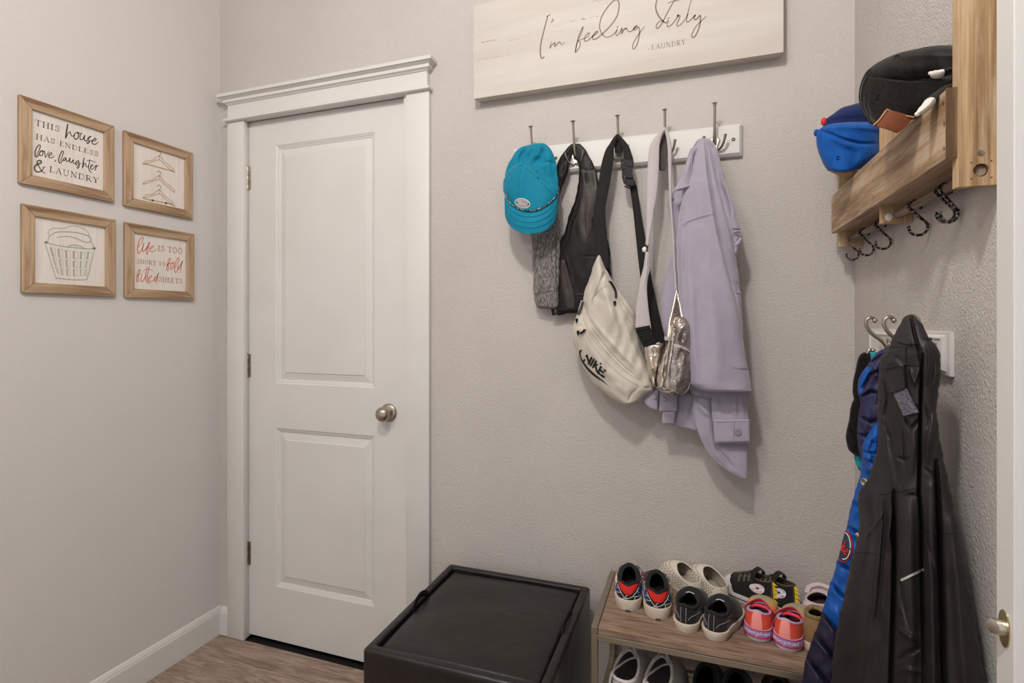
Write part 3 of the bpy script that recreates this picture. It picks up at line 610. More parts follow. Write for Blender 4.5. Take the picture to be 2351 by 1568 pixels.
for a in (('IS', (698, 508), (870, 525), (4, -132), (2, -132)), ('TOO', (955, 545), (1335, 590), (3, -138), (0, -140)), ('SHORT', (168, 830), (650, 885), (8, -102), (2, -104)),
          ('TO', (718, 885), (895, 912), (2, -95), (0, -100)), ('SHEETS', (725, 1300), (1325, 1345), (4, -112), (0, -108))):
    k = Ink(mf, 300, 530, 11.2); serif(k, *a, 1.5); k.build('capital_word', M['ink_rose'], pn)
# ================================================================ LONG LAUNDRY SIGN
M['signw'] = pmat('distressed_white_board', srgb(199, 193, 186), .7, col2=srgb(188, 180, 172), cscale=14, cstretch=(.12, 1, 1), cdetail=6, bump=(500, .0002, (.1, 1, 1)))
M['fleck'] = pmat('grey_worn_fleck', srgb(150, 138, 128), .8); M['ink_taupe'] = pmat('taupe_ink', srgb(128, 110, 102), .8)
YS = 1.580; sx0, sx1, sz0, sz1 = -.6838, .2222, 1.9766, 2.2795
sign = empty('wall_sign', "long whitewashed wooden sign reading I'm feeling dirty - LAUNDRY above the hook rack", 'wall sign', ((sx0+sx1)/2, YB, sz0))
g = G(); P = [(sx0, YS), (sx1, YS), (sx1-.004, YB-.0005), (sx0+.009, YB-.0005)]
g.add([(x, y, sz0 if y == YS else sz0+.002) for x, y in P]+[(x, y, sz1) for x, y in P], [(0, 1, 2, 3), (4, 5, 6, 7), (0, 1, 5, 4), (1, 2, 6, 5), (2, 3, 7, 6), (3, 0, 4, 7)])
bd = g.build('sign_board', M['signw'], sign)
mf = lambda x, y: onY(x, y, YS-.0003)
k = Ink(mf, 1220, 0, 10.686)
k.st([(375, 402), (415, 385), (458, 362)], 22).st([(400, 400), (340, 620), (280, 860), (232, 1080), (218, 1280), (235, 1400), (270, 1435), (315, 1390)], 26, 34)
k.st([(520, 465), (530, 500), (480, 552)], 20, 30)
k.st([(487, 1030), (470, 1110), (455, 1185), (500, 1110), (550, 1060), (580, 1050), (570, 1100), (580, 1140), (630, 1080), (690, 1030), (715, 1060), (745, 1095), (818, 1045)], 14, 27)
k.st([(1080, 1280), (1110, 1080), (1150, 920), (1200, 780), (1270, 655), (1245, 760), (1190, 880), (1120, 1060), (1085, 1220), (1085, 1285), (1150, 1210), (1200, 1100), (1190, 1040), (1160, 1010), (1160, 1000), (1300, 935)], 15, 24)
k.st([(1300, 940), (1380, 900), (1425, 820), (1400, 805), (1330, 880), (1300, 970), (1320, 1010), (1390, 990), (1500, 890), (1600, 820), (1632, 770), (1590, 780), (1520, 860), (1500, 930), (1530, 968), (1610, 940), (1720, 850), (1860, 720), (2000, 560), (2110, 370), (2150, 180), (2140, 40), (2080, -5), (1980, 50), (1830, 230), (1720, 420), (1675, 620), (1690, 740), (1750, 850), (1840, 912), (1960, 880), (2060, 790), (2110, 720)], 18, 30)
k.st([(2108, 725), (2075, 800), (2075, 850), (2105, 870), (2170, 790), (2220, 690), (2215, 760), (2215, 825), (2260, 750), (2330, 690), (2345, 700)], 18, 27).st([(2098, 668), (2130, 650)], 22)
k2 = Ink(mf, 1430, 0, 10.686); k2.g = k.g
k2.st([(-8, 760), (30, 710), (75, 695), (110, 740), (160, 780), (230, 750), (275, 700), (350, 635), (300, 650), (270, 700), (285, 740), (330, 710), (370, 665), (405, 690), (410, 800), (385, 960), (340, 1110), (275, 1198), (240, 1170), (260, 1060), (330, 920), (420, 800), (530, 655)], 18, 30)
k2.st([(1080, 545), (1050, 560), (1000, 530), (890, 410), (820, 260), (808, 130), (845, -30)], 26, 40)
k2.st([(960, 512), (900, 525), (835, 600), (820, 670), (855, 695), (910, 650), (980, 540), (1010, 480), (1100, 300), (1200, 120), (1290, -40)], 22, 30).st([(1100, 78), (1240, 30), (1380, 0)], 14, 20)
k2.st([(1080, 525), (1120, 505), (1095, 590), (1090, 650), (1150, 640), (1240, 560), (1350, 400), (1350, 360), (1340, 400), (1400, 380), (1380, 470), (1335, 570), (1330, 635), (1380, 625), (1460, 560), (1560, 420), (1600, 330)], 17, 28).st([(1095, 458), (1140, 438)], 22)
k2.st([(1685, -30), (1620, 220), (1565, 470), (1580, 545), (1650, 500), (1730, 420), (1780, 365), (1750, 430), (1770, 480), (1830, 450), (1895, 380), (1905, 440), (1890, 600), (1840, 760), (1770, 890), (1710, 915), (1695, 850), (1750, 720), (1850, 590), (1960, 480), (2045, 398)], 18, 34)
serif(k2, '-', (608, 1245), (650, 1235), (0, -90), (0, -90), 1.2); serif(k2, 'LAUNDRY', (702, 1228), (1540, 1085), (4, -118), (0, -122))
ob = k.build('lettering', M['ink_taupe'], bd)
rs = np.random.RandomState(5); fg = G()
for i in range(620):
    cx, cz = rs.uniform(sx0+.01, sx1-.01), rs.choice([rs.uniform(sz0+.005, sz1-.005), rs.uniform(sz0+.005, sz0+.07), rs.normal(sz0+.2, .02)]); cz = min(max(cz, sz0+.004), sz1-.004)
    l = rs.choice([.0005, .0008, .0012, .002], p=[.55, .3, .11, .04]); h = rs.uniform(.0002, .0005)
    fg.add([(cx-l, YS-.0002, cz), (cx, YS-.0002, cz-h), (cx+l, YS-.0002, cz), (cx, YS-.0002, cz+h)], [(0, 1, 2, 3)])
for (zz, x0_, x1_) in ((2.144, -.56, -.36), (2.168, -.38, -.24), (2.19, .12, .2), (2.10, -.67, -.55), (2.155, -.66, -.6), (2.216, -.3, -.2)):
    for j in range(34):
        cx = rs.uniform(x0_, x1_); cz = zz+rs.normal(0, .0012)+.0; l = rs.uniform(.001, .005)
        fg.add([(cx-l, YS-.0002, cz), (cx, YS-.0002, cz-.00035), (cx+l, YS-.0002, cz+.0003), (cx, YS-.0002, cz+.0006)], [(0, 1, 2, 3)])
fo = fg.build('worn_flecks', M['fleck'], bd); fo['kind'] = 'stuff'
# ================================================================ HOOK RACK
rx0, rx1, rz0, rz1, RY = -.556, .1225, 1.7160, 1.8075, 1.601
rack = empty('hook_rack', 'white wooden rack with five silver triple hooks under the long sign', 'coat rack', ((rx0+rx1)/2, YB, rz0))
g = G(); V = []
for (y, o) in ((YB-.0005, 0), (1.6115, 0), (1.6105, .0015), (1.6075, .002), (RY, .0085)):
    V.append([(rx0+o, y, rz0+o), (rx1-o, y, rz0+o), (rx1-o, y, rz1-o), (rx0+o, y, rz1-o)])
g.grid(V, wrap=True); g.F += [(0, 1, 2, 3), (16, 17, 18, 19)]; g.M += [0, 0]
g.build('rack_board', M['white'], rack)
for sx in (rx0+.0235+.107, rx1-.0235):
    if sx < 0: sx = onY(1276, 361, RY)[0]
    G().lathe((sx, RY-.0003, 1.762), (0, -1, 0), [(0, .0048), (.0004, .0048)], 18).build('screw_hole', M['dark'], rack)
    sc = G().lathe((sx-.0003, RY-.0008, 1.7613), (0, -1, 0), [(0, .0032), (.0006, .0030), (.0012, .0018)], 14); sc.box((sx-.003, RY-.0022, 1.7607), (sx+.0025, RY-.0019, 1.762)); sc.build('screw', M['nickel'], rack)
def trihook(cx):
    g = G(); z = 1.762; y = RY
    # shield shaped plate
    sh = [(-.0158, .006), (-.0135, .0125), (-.007, .0165), (0, .0175), (.007, .0165), (.0135, .0125), (.0158, .006), (.0125, -.004), (.0085, -.014), (.0075, -.021), (-.0075, -.021), (-.0085, -.014), (-.0125, -.004)]
    g.prism([(cx+a, y-.0002, z+b-.004) for a, b in sh], (0, -.003, 0)); g.add([(cx+a*.8, y-.0048, z+b*.85-.004) for a, b in sh]+[(cx+a, y-.0031, z+b-.004) for a, b in sh], [tuple(range(13))]+[(i, (i+1) % 13, 13+(i+1) % 13, 13+i) for i in range(13)])
    h = g.build('hook', M['nickel_l'], rack)
    P = cr([(cx, y-.004, z-.008), (cx, y-.012, z+.004), (cx, y-.020, z+.022), (cx, y-.028, z+.045), (cx, y-.034, z+.066), (cx, y-.038, z+.082), (cx, y-.0400, z+.0905), (cx, y-.0405, z+.0935)], 5)
    n = len(P); R = [np.interp(i/(n-1), [0, .12, .3, .7, .86, .93, 1], [.0062, .0048, .0038, .0035, .0046, .0068, .0086]) for i in range(n)]
    G().tube(P, R, 14).build('upper_prong', M['nickel'], h, smooth=True)
    for s in (-1, 1):
        P = cr([(cx+s*.003, y-.003, z-.0235), (cx+s*.010, y-.006, z-.0265), (cx+s*.019, y-.014, z-.021), (cx+s*.0245, y-.022, z-.009), (cx+s*.0275, y-.0275, z+.004), (cx+s*.0282, y-.029, z+.0085)], 5)
        n = len(P); R = [np.interp(i/(n-1), [0, .2, .7, 1], [.0042, .0033, .0033, .0044]) for i in range(n)]
        G().tube(P, R, 12).build('side_prong', M['nickel'], h, smooth=True)
    return h
HX = [-.483, -.350, -.217, -.084, .049]
for hx in HX: trihook(hx)
# ================================================================ OTTOMAN
oxa, oxb, oya, oyb, oz = -.760, -.2975, 1.0835, 1.5605, .463
ot = empty('storage_ottoman', 'black faux leather cube ottoman with a loose tray lid beside the shoe bench', 'ottoman', ((oxa+oxb)/2, (oya+oyb)/2, 0))
def rbox(x0, x1, y0, y1, z0, z1, r, dn=(0, 0), nx=26, bulge=0, wr=0, seed=1):
    """rounded box as dense grid, with optional bulging top"""
    bm = bmesh.new(); bmesh.ops.create_cube(bm, size=1)
    for v in bm.verts: v.co = Vector(((x0+x1)/2+v.co.x*(x1-x0), (y0+y1)/2+v.co.y*(y1-y0), (z0+z1)/2+v.co.z*(z1-z0)))
    bmesh.ops.bevel(bm, geom=bm.edges[:]+bm.verts[:], offset=r, segments=4, affect='EDGES', profile=.6)
    bmesh.ops.subdivide_edges(bm, edges=[e for e in bm.edges if e.calc_length() > .1], cuts=nx, use_grid_fill=True)
    rs = np.random.RandomState(seed); W = [(rs.uniform(-26, 26), rs.uniform(-14, 40), rs.uniform(0, 6)) for _ in range(7)]
    for v in bm.verts:
        u = (v.co.x-x0)/(x1-x0); w = (v.co.y-y0)/(y1-y0); t = (v.co.z-z0)/(z1-z0)
        if bulge and t > .6: v.co.z += bulge*(max(0, 4*u*(1-u))*max(0, 4*w*(1-w)))**.45*(t-.6)/.4
        if wr: v.co.z += wr*sum(math.sin(a*v.co.x+b*v.co.y+c) for a, b, c in W)/2.6*(1 if t > .6 else 0)*(max(0, 4*u*(1-u))*max(0, 4*w*(1-w)))**.3
    bm.verts.index_update(); g = G(); g.add([v.co[:] for v in bm.verts], [[v.index for v in f.verts] for f in bm.faces]); bm.free(); return g
rw = .0235
def rrect(o, z, r):
    x0, x1, y0, y1 = oxa+o, oxb-o, oya+o, oyb-o; P = []
    for cx, cy, a0 in ((x1-r, y1-r, 0), (x0+r, y1-r, 90), (x0+r, y0+r, 180), (x1-r, y0+r, 270)):
        for a in np.linspace(a0, a0+90, 6): P.append((cx+r*math.cos(math.radians(a)), cy+r*math.sin(math.radians(a)), z))
    return P
prof = [(.0012, .022), (0, .030), (0, .20), (0, oz-.016)]+[(.0095*(1-math.cos(t)), oz-.0095+.0095*math.sin(t)) for t in np.linspace(.2, math.pi/2, 5)]+[(rw-.006, oz)]+[(rw-.006+.006*math.sin(t), oz-.006+.006*math.cos(t)) for t in np.linspace(.3, math.pi/2, 4)]+[(rw, oz-.05)]
g = G(); g.grid([rrect(o, z, max(.004, .0075-o*.15)) for o, z in prof], wrap=True); g.F.append(tuple(range(24))); g.M.append(0); g.F.append(tuple((len(prof)-1)*24+i for i in range(24))); g.M.append(0)
g.build('ottoman_body', M['black_leather'], ot, smooth=True, auto=60)
rbox(oxa+rw+.003, oxb-rw-.003, oya+rw+.0055, oyb-rw-.003, oz-.045, oz-.011, .010, nx=34, bulge=.014, wr=.0020).build('lid_cushion', M['black_leather'], ot, smooth=True, auto=60)
for p, q in ((onZ(945, 1390, oz), onZ(968, 1363, oz)), (onZ(1301, 1449, oz), onZ(1314, 1407, oz))):
    s = 1 if p[0] < -.5 else -1; yA, yBm = p[1]-.006, q[1]+.008; xx = (oxa+rw) if s > 0 else (oxb-rw)
    P = cr([(xx+s*.002, yA, oz-.03), (xx+s*.000, yA+.006, oz+.001), (xx-s*.002, (yA+yBm)/2, oz+.013), (xx+s*.000, yBm-.006, oz+.002), (xx+s*.002, yBm, oz-.03)], 6)
    G().tube(P, [(.0016, .0085)]*len(P), 10, flat=(1, 0, 0)).build('pull_loop', M['black_leather'], ot, smooth=True)
for fx in (oxa+.03, oxb-.06):
    for fy in (oya+.03, oyb-.06): G().bbox((fx, fy, 0.0005), (fx+.03, fy+.03, .022), .002).build('foot', M['dark'], ot)
# ================================================================ SHOE BENCH
M['bench_wood'] = woodmat('grey_brown_bench_laminate', srgb(116, 93, 78), srgb(142, 118, 101), srgb(158, 135, 118), 'X', 3.2, .55, fine=.45, gs=.10)
M['champ'] = pmat('champagne_metal', srgb(160, 150, 136), .38, .85)
bxa, bxb, bya, byb, bz = -.243, .388, 1.285, 1.594, .503
bench = empty('shoe_bench', 'low shoe bench with wood-look top, champagne metal frame and wire lower shelf', 'shoe rack', ((bxa+bxb)/2, (bya+byb)/2, 0))
G().bbox((bxa+.0165, bya+.002, bz-.016), (bxb-.0165, byb-.002, bz), .0012).build('bench_top', M['bench_wood'], bench)
T = .0155
for x in (bxa, bxb-T):
    G().bbox((x, bya, bz-.017), (x+T, byb, bz+.0012), .001).build('end_rail', M['champ'], bench)
    for y in (bya, byb-T): G().bbox((x, y, 0.001), (x+T, y+T, bz-.0175), .001).build('leg', M['champ'], bench)
    for zz in (.255,): G().bbox((x, bya+T, zz-.012), (x+T, byb-T, zz), .001).build('end_stretcher', M['champ'], bench)
G().bbox((bxa+T, bya, bz-.031), (bxb-T, bya+.010, bz-.0165), .001).build('front_rail', M['champ'], bench)
G().bbox((bxa+T, byb-.010, bz-.031), (bxb-T, byb, bz-.0165), .001).build('back_rail', M['champ'], bench)
for y in (bya, byb-T): G().bbox((bxa+T, y, .243), (bxb-T, y+T, .255), .001).build('shelf_rail', M['champ'], bench)
for i in range(11):
    y = bya+T+(byb-bya-2*T)*(i+.5)/11
    G().tube([(bxa+T, y, .251), (bxb-T, y, .251)], .0016, 6).build('shelf_wire', M['champ'], bench)
for i in range(3):
    x = bxa+(bxb-bxa)*(i+1)/4; G().tube([(x, bya+T, .2485), (x, byb-T, .2485)], .0022, 6).build('cross_wire', M['champ'], bench)
# ================================================================ THINGS HANGING ON THE HOOK RACK
def fabric(name, c, c2=None, rough=.85, sheen=.3, b=(900, .0003), cs=60, **k):
    return pmat(name, c, rough, spec=.25, bump=[b, (70, .0006)] if k.pop('soft', 1) else [b], col2=c2, cscale=cs, sheen=sheen, **k)
M['cyan'] = fabric('cyan_cap_cloth', srgb(0, 116, 144), srgb(0, 122, 150), .7, .15)
M['heather'] = pmat('heather_grey_knit', srgb(66, 62, 60), .9, spec=.15, col2=srgb(150, 146, 143), cscale=520, cstretch=(1, 1, .16), cdetail=3, cmix=(.38, .66), bump=(700, .0005, (1, 1, .2)), sheen=.2)
M['blackn'] = pmat('black_nylon', srgb(19, 16, 15), .5, spec=.25, bump=[(45, .0009), (160, .0004)], col2=srgb(27, 23, 22), cscale=14)
M['brownl'] = pmat('brown_black_satin', srgb(52, 42, 41), .45, spec=.45, bump=[(40, .0009), (120, .0004)], col2=srgb(46, 39, 37), cscale=16)
M['web_b'] = pmat('black_webbing', srgb(23, 21, 21), .8, spec=.3, bump=(700, .0006), col2=srgb(36, 33, 32), cscale=600, sheen=.2)
M['web_l'] = pmat('pale_lilac_webbing', srgb(190, 182, 182), .85, spec=.2, bump=(650, .0006), col2=srgb(176, 168, 168), cscale=500, sheen=.3)
M['plastic'] = pmat('black_buckle_plastic', srgb(12, 12, 12), .45, spec=.25)
M['cream'] = pmat('cream_nylon', srgb(200, 192, 181), .6, spec=.35, bump=[(30, .0016), (900, .0003)], col2=srgb(193, 184, 172), cscale=20, sheen=.2)
M['cream_z'] = pmat('cream_zip_tape', srgb(212, 202, 170), .6, bump=(900, .0006))
M['thread_c'] = pmat('cream_thread', srgb(178, 166, 150), .8)
M['inkblack'] = pmat('black_print', srgb(22, 20, 20), .5)
M['silver'] = pmat('silver_foil_leather', srgb(206, 196, 184), .2, .95, bump=[(55, .0022), (300, .0004)])
M['clear'] = pmat('clear_vinyl', srgb(196, 184, 178), .12, .55, spec=.8, bump=[(42, .006), (120, .001)], trans=.15, ior=1.3, col2=srgb(120, 108, 106), cscale=22, cmix=(.3, .7))
M['gold'] = pmat('gold_zip', srgb(206, 180, 110), .3, 1, bump=(700, .0006))
M['lilac'] = pmat('lilac_fleece', srgb(163, 156, 171), .95, spec=.12, bump=[(850, .0006)], col2=srgb(157, 150, 165), cscale=30, sheen=.55)
M['lilac_d'] = pmat('lilac_thread', srgb(132, 125, 140), .9)
M['rope'] = pmat('black_white_cord', srgb(20, 20, 22), .6, col2=srgb(190, 196, 190), cscale=330, cmix=(.56, .6), cdetail=0)
M['badge'] = pmat('grey_badge', srgb(150, 144, 142), .6); M['whiteprint'] = pmat('white_print', srgb(225, 222, 216), .6)
# ---- cyan cap on the first hook
cp = empty('baseball_cap', 'bright cyan cap with grey oval badge hanging on the leftmost hook', 'cap', (HX[0], YB, 1.70))
back = Cloth([(329, 1232, 1249), (337, 1198, 1260), (349, 1183, 1268), (362, 1176, 1273), (376, 1167, 1277), (400, 1160, 1280), (420, 1158, 1282), (436, 1165, 1276)], PY(1.555), .018, .010,
             folds=[([(1205, 343), (1196, 362), (1194, 378)], 5, -.010), ([(1250, 340), (1244, 362), (1226, 374)], 7, -.010), ([(1262, 350), (1258, 380), (1262, 410)], 9, .008), ([(1216, 336), (1210, 358)], 6, .008), ([(1238, 375), (1262, 372), (1276, 380)], 4, -.006)], noise=.002, nscale=30, res=2)
back.build('crown_back', M['cyan'], cp)
crown = Cloth([(374, 1190, 1202, .5), (379, 1180, 1222, .8), (388, 1172, 1240), (400, 1163, 1256), (420, 1155, 1278), (435, 1155, 1284), (449, 1159, 1284), (462, 1163, 1282), (474, 1167, 1279), (488, 1170, 1276)], PY(1.553), .052, .012,
              folds=[([(1195, 380), (1190, 420), (1188, 445)], 1.6, -.0018), ([(1198, 380), (1240, 415), (1272, 452)], 1.6, -.0018), ([(1192, 380), (1172, 396), (1157, 418)], 1.6, -.0018), ([(1240, 398), (1262, 418), (1281, 428)], 6, -.010), ([(1222, 384), (1240, 398)], 4, -.008), ([(1255, 392), (1270, 404)], 5, .006)], res=2, prof=.5)
crown.build('crown_front', M['cyan'], cp)
crown.seams('panel_seam', M['cyan'], cp, [[(1195, 383), (1190, 410), (1188, 440), (1187, 465)], [(1198, 381), (1222, 397), (1245, 420), (1274, 450)], [(1192, 381), (1172, 396), (1158, 416)]], .0008, .0002, 6)
p = crown.at(1196, 379.5, .001); G().sphere(p, (.0068, .0055, .0065), 10).build('top_button', M['cyan'], cp, smooth=True)
cpl = PY(1.553)
ia = cr([(1160, 447), (1165, 460), (1178, 473), (1195, 482), (1212, 485.5), (1232, 483.5), (1252, 474), (1268, 462), (1281, 446)], 5)
oa = cr([(1158.5, 470), (1160, 497), (1169, 516), (1186, 530), (1209, 536.5), (1234, 535), (1259, 525), (1275, 505), (1280, 474)], 5)
IA = [cpl.at(x, y, .050*max(0, 1-((x-1221)/66)**2)**.5+.004) for x, y in ia]; OA = [cpl.at(x, y, .046*max(0, 1-((x-1220)/64)**2)**.6+.012) for x, y in oa]
ruled(IA, OA, .003, 10, .004).build('brim', M['cyan'], cp, smooth=True, auto=60)
for f_ in (.25, .5, .75):
    L_ = [a*(1-f_)+b*f_+np.array([0, -.0012-.004*math.sin(math.pi*f_), 0]) for a, b in zip(IA, OA)][3:-3]; G().tube(L_, .0005, 5).build('brim_stitch', M['cyan'], cp, smooth=True)
g = G(); g.tube([cpl.at(x, y-1.5, .052*max(0, 1-((x-1221)/66)**2)**.5+.0065) for x, y in ia], .0021, 8); g.build('brim_cord', M['rope'], cp, smooth=True)
for e in ((1234.5, 393), (1235, 408)): G().sphere(crown.at(e[0], e[1], 0), (.0022, .0012, .0022), 6).build('eyelet', M['dark'], cp, smooth=True)
def tex(cl, x0=0, y0=0, sc=1, off=.0007): return Ink(lambda x, y: cl.at(x, y, off), x0, y0, sc)
k = tex(crown, off=.0008); el = lambda cx, cy, rx, ry, a=0, n=26: [(cx+rx*math.cos(t)*math.cos(a)-ry*math.sin(t)*math.sin(a), cy+rx*math.cos(t)*math.sin(a)+ry*math.sin(t)*math.cos(a)) for t in np.linspace(0, 2*math.pi, n, endpoint=False)]
def fan(ink, c, pts):
    V = [ink.f(*ink.T(c))]+[ink.f(*ink.T(p)) for p in pts]; ink.g.add(V, [(0, i+1, (i+1) % len(pts)+1) for i in range(len(pts))])
k.disk((1199.5, 466.5), 18, 11.3, .25); bdg = k.build('badge_rim', M['whiteprint'], cp)
k = tex(crown, off=.0014); k.disk((1199.5, 466.5), 16.6, 10, .25); k.build('badge', M['badge'], cp)
k = tex(crown, off=.0019); k.poly([(1184, 461), (1201, 464), (1215, 467.5), (1214, 472), (1199, 470), (1186, 466.5)]); k.build('badge_band', M['inkblack'], cp)
k = tex(crown, off=.0026); w = .8
k.st([(1186, 463.5), (1189, 461.6), (1193, 462.6), (1196, 461.8)], .9).st([(1191, 462.4), (1189.5, 468.5), (1192, 469)], w)
for x in (1193.6, 1200.8): k.st([(x, 465.2), (x-.4, 468.7), (x+1, 469)], .7, n=3)
k.st([(1195.6, 463), (1195, 469), (1197, 469.6)], .7, n=3).st([(1194.4, 465), (1197.3, 465.5)], .5).st([(1199.2, 463.6), (1198.6, 469.6)], .7)
k.st([(1202.6, 467.8), (1204.6, 467.4), (1203.8, 465.8), (1202.4, 467.5), (1203, 469.9), (1205, 469.8)], .7, n=3).st([(1206, 466.5), (1205.8, 470.2)], .7)
k.st([(1208.8, 466.8), (1207.4, 467), (1208.4, 468.6), (1207, 470.4)], .6, n=3).st([(1210.4, 464.8), (1209.9, 470.4), (1211.4, 470.6)], .7, n=3).st([(1209, 466.6), (1212, 467.1)], .5)
k.build('badge_lettering', M['whiteprint'], cp)
# ---- heather grey knit garment behind the cap
gy = empty('knit_garment', 'heathered grey knit sleeve hanging below the cyan cap', 'clothing', (HX[0], YB, 1.46))
gr = Cloth([(352, 1216, 1224), (380, 1214, 1240), (430, 1215, 1268), (480, 1217, 1281), (520, 1219, 1284), (538, 1219.5, 1285), (570, 1222, 1285.5), (620, 1223.5, 1285), (676, 1225.5, 1282), (690, 1227, 1282), (698, 1229, 1282), (704, 1233, 1281), (709, 1240, 1276)], PY(1.588), .016, .006,
           folds=[([(1276, 500), (1278, 540), (1277, 600), (1279, 664)], 1.6, -.006), ([(1255, 510), (1240, 560), (1236, 610)], 9, .003), ([(1262, 560), (1256, 640)], 7, -.003), ([(1240, 620), (1250, 660), (1248, 690)], 6, .002), ([(1225, 676), (1250, 671), (1280, 668)], 1.6, -.003)], noise=.0014, nscale=26, res=2, edge=.8)
gr.build('knit_body', M['heather'], gy)
gr.seams('stitch_line', M['inkblack'], gy, [[(1225.6, 676), (1235, 675), (1250, 672), (1265, 669.5), (1280, 668)], [(1277, 538), (1276.6, 600), (1278, 660), (1280, 700)], [(1281, 534), (1277.5, 536), (1277, 542)]], .0007, .0001)
# ---- black vest on the second hook
vs = empty('vest', 'thin black satin vest hanging on the second hook from the left', 'clothing', (HX[1], YB, 1.45))
vl = Cloth([(330, 1313, 1322, .3), (340, 1302, 1320, .3), (352, 1292, 1313, .35), (373, 1281, 1308, .5), (388, 1277, 1306, .7), (402, 1275, 1301), (425, 1271, 1293), (447, 1268, 1285), (480, 1266, 1279), (520, 1266, 1277)], PY(1.592), .014, .006,
           folds=[([(1312, 336), (1296, 356), (1285, 390), (1278, 430)], 4, .003), ([(1302, 352), (1292, 385), (1282, 420)], 2.5, -.003), ([(1300, 380), (1293, 410)], 3, .003)], noise=.0012, nscale=16, res=2, edge=.6)
vl.build('left_shoulder', M['blackn'], vs)
vr = Cloth([(330, 1314, 1332, .3), (340, 1313, 1341, .3), (352, 1314, 1348, .35), (366, 1322, 1357, .45), (373, 1329, 1361, .5), (381, 1330, 1365, .7), (404, 1328.5, 1371), (430, 1327, 1375), (444, 1324, 1377), (470, 1316, 1381), (481, 1312, 1383), (510, 1302, 1388), (536, 1295, 1393), (556, 1286, 1396.5), (570, 1284, 1399), (600, 1283.5, 1401.5), (640, 1282, 1402), (680, 1279, 1396), (700, 1277, 1388), (712, 1276, 1372), (719, 1279, 1352)], PY(1.590), .014, .008,
           folds=[([(1350, 345), (1358, 375), (1362, 395)], 4, .002), ([(1332, 388), (1348, 394), (1366, 390)], 2.2, -.003), ([(1338, 396), (1336, 440), (1326, 480), (1308, 520)], 2.5, -.004), ([(1318, 505), (1310, 550), (1290, 590)], 3, .003),
                  ([(1335, 388), (1338, 400)], 2, .003), ([(1345, 386), (1346, 402)], 2, .003), ([(1356, 386), (1358, 400)], 2, .003), ([(1298, 585), (1308, 620), (1316, 660), (1322, 705)], 2.5, .0035), ([(1292, 630), (1298, 670), (1306, 712)], 2, -.003), ([(1288, 610), (1302, 640)], 3, .002),
                  ([(1334, 590), (1352, 588), (1385, 590)], 1.6, -.0016), ([(1326, 676), (1345, 678), (1362, 672)], 1.8, .002), ([(1390, 540), (1394, 600), (1396, 650)], 3, .003)],
           noise=.0009, nscale=22, res=2, edge=.8)
vr.build('vest_body', M['blackn'], vs)
ln = Cloth([(388, 1335, 1364, .3), (394, 1334, 1368), (410, 1337, 1371), (444, 1335, 1374), (481, 1328, 1370), (510, 1325, 1364), (535, 1328, 1359), (552, 1332, 1352), (563, 1338, 1345)], PY(1.580), .006, .002, folds=[([(1342, 392), (1346, 420)], 3, -.002), ([(1352, 390), (1354, 415)], 3, .002), ([(1362, 392), (1366, 430)], 3, -.002), ([(1340, 480), (1344, 540)], 3, -.002), ([(1352, 440), (1348, 552)], 5, .002)], noise=.0005, nscale=20, res=2)
ln.build('satin_lining', M['brownl'], vs)
for k_, pts in enumerate(([(1290, 598, 1300), (620, 1286, 1302), (660, 1288, 1313), (700, 1296, 1322), (712, 1300, 1322)],)):
    rows = [(596, 1288, 1298), (625, 1286, 1306), (660, 1289, 1316), (695, 1296, 1322), (711, 1301, 1322)]
    Cloth(rows, PY(1.5785), .007, .002, folds=[([(1292, 600), (1300, 650), (1312, 700)], 3, -.003)], noise=.001, nscale=14, res=2).build('satin_fold', M['brownl'], vs)
hm = Cloth([(707, 1265, 1286), (716, 1266.5, 1300), (720, 1267, 1300), (724, 1268, 1283)], PY(1.590), .006, .002, noise=.001, res=2); hm.build('hem', M['blackn'], vs)
g = G(); g.tube([hm.at(1275, 712, .001), hm.at(1276, 719, .002)], .0014, 8); P = [hm.at(1277+3.4*math.cos(a), 725+3.2*math.sin(a), .001) for a in np.linspace(0, 2*math.pi, 12, endpoint=False)]; g.tube(P, .0006, 6, closed=True); g.build('zip_pull', M['nickel'], vs, smooth=True)
# ---- cream belt bag on black webbing, third hook
bb = empty('belt_bag', 'cream sling bag with black strap lettered NIKE hanging on the middle hook', 'bag', (HX[2], YB, 1.31))
b1 = Cloth([(308, 1415, 1419), (318, 1407, 1417), (331, 1399, 1412.5), (342, 1391.6, 1410), (357, 1386, 1409), (376, 1381, 1407.4), (399, 1377, 1404), (426, 1373, 1399.5), (455, 1368, 1394), (481, 1364, 1389.5), (500, 1364, 1390), (523, 1364.5, 1391.6), (557, 1365, 1395), (590, 1368, 1398), (618, 1378, 1399)], PY(1.560), .0045, .001, res=2, folds=[([(1393, 342), (1408, 350)], 3, .001)])
b1.build('strap_left', M['web_b'], bb)
b2 = Cloth([(308, 1415, 1421), (318, 1419.5, 1430), (330, 1424, 1440), (338, 1428, 1445), (350, 1431, 1449), (367, 1432, 1454), (380, 1432, 1455)], PY(1.560), .0045, .001, res=2); b2.build('strap_top', M['web_b'], bb)
Cloth([(309, 1414, 1421), (325, 1411, 1427), (340, 1411, 1430), (352, 1412, 1424)], PY(1.572), .001, .0005, res=3).build('strap_inside', M['web_b'], bb)
b3 = Cloth([(418, 1438, 1457), (431, 1446, 1463), (450, 1449, 1466), (497, 1455, 1473), (560, 1461.5, 1484), (640, 1470.5, 1496), (700, 1478, 1509), (760, 1487, 1523), (795, 1494, 1530)], PY(1.575), .003, .001, res=3); b3.build('strap_right', M['web_b'], bb)
g = G()                                                          # side-release buckle
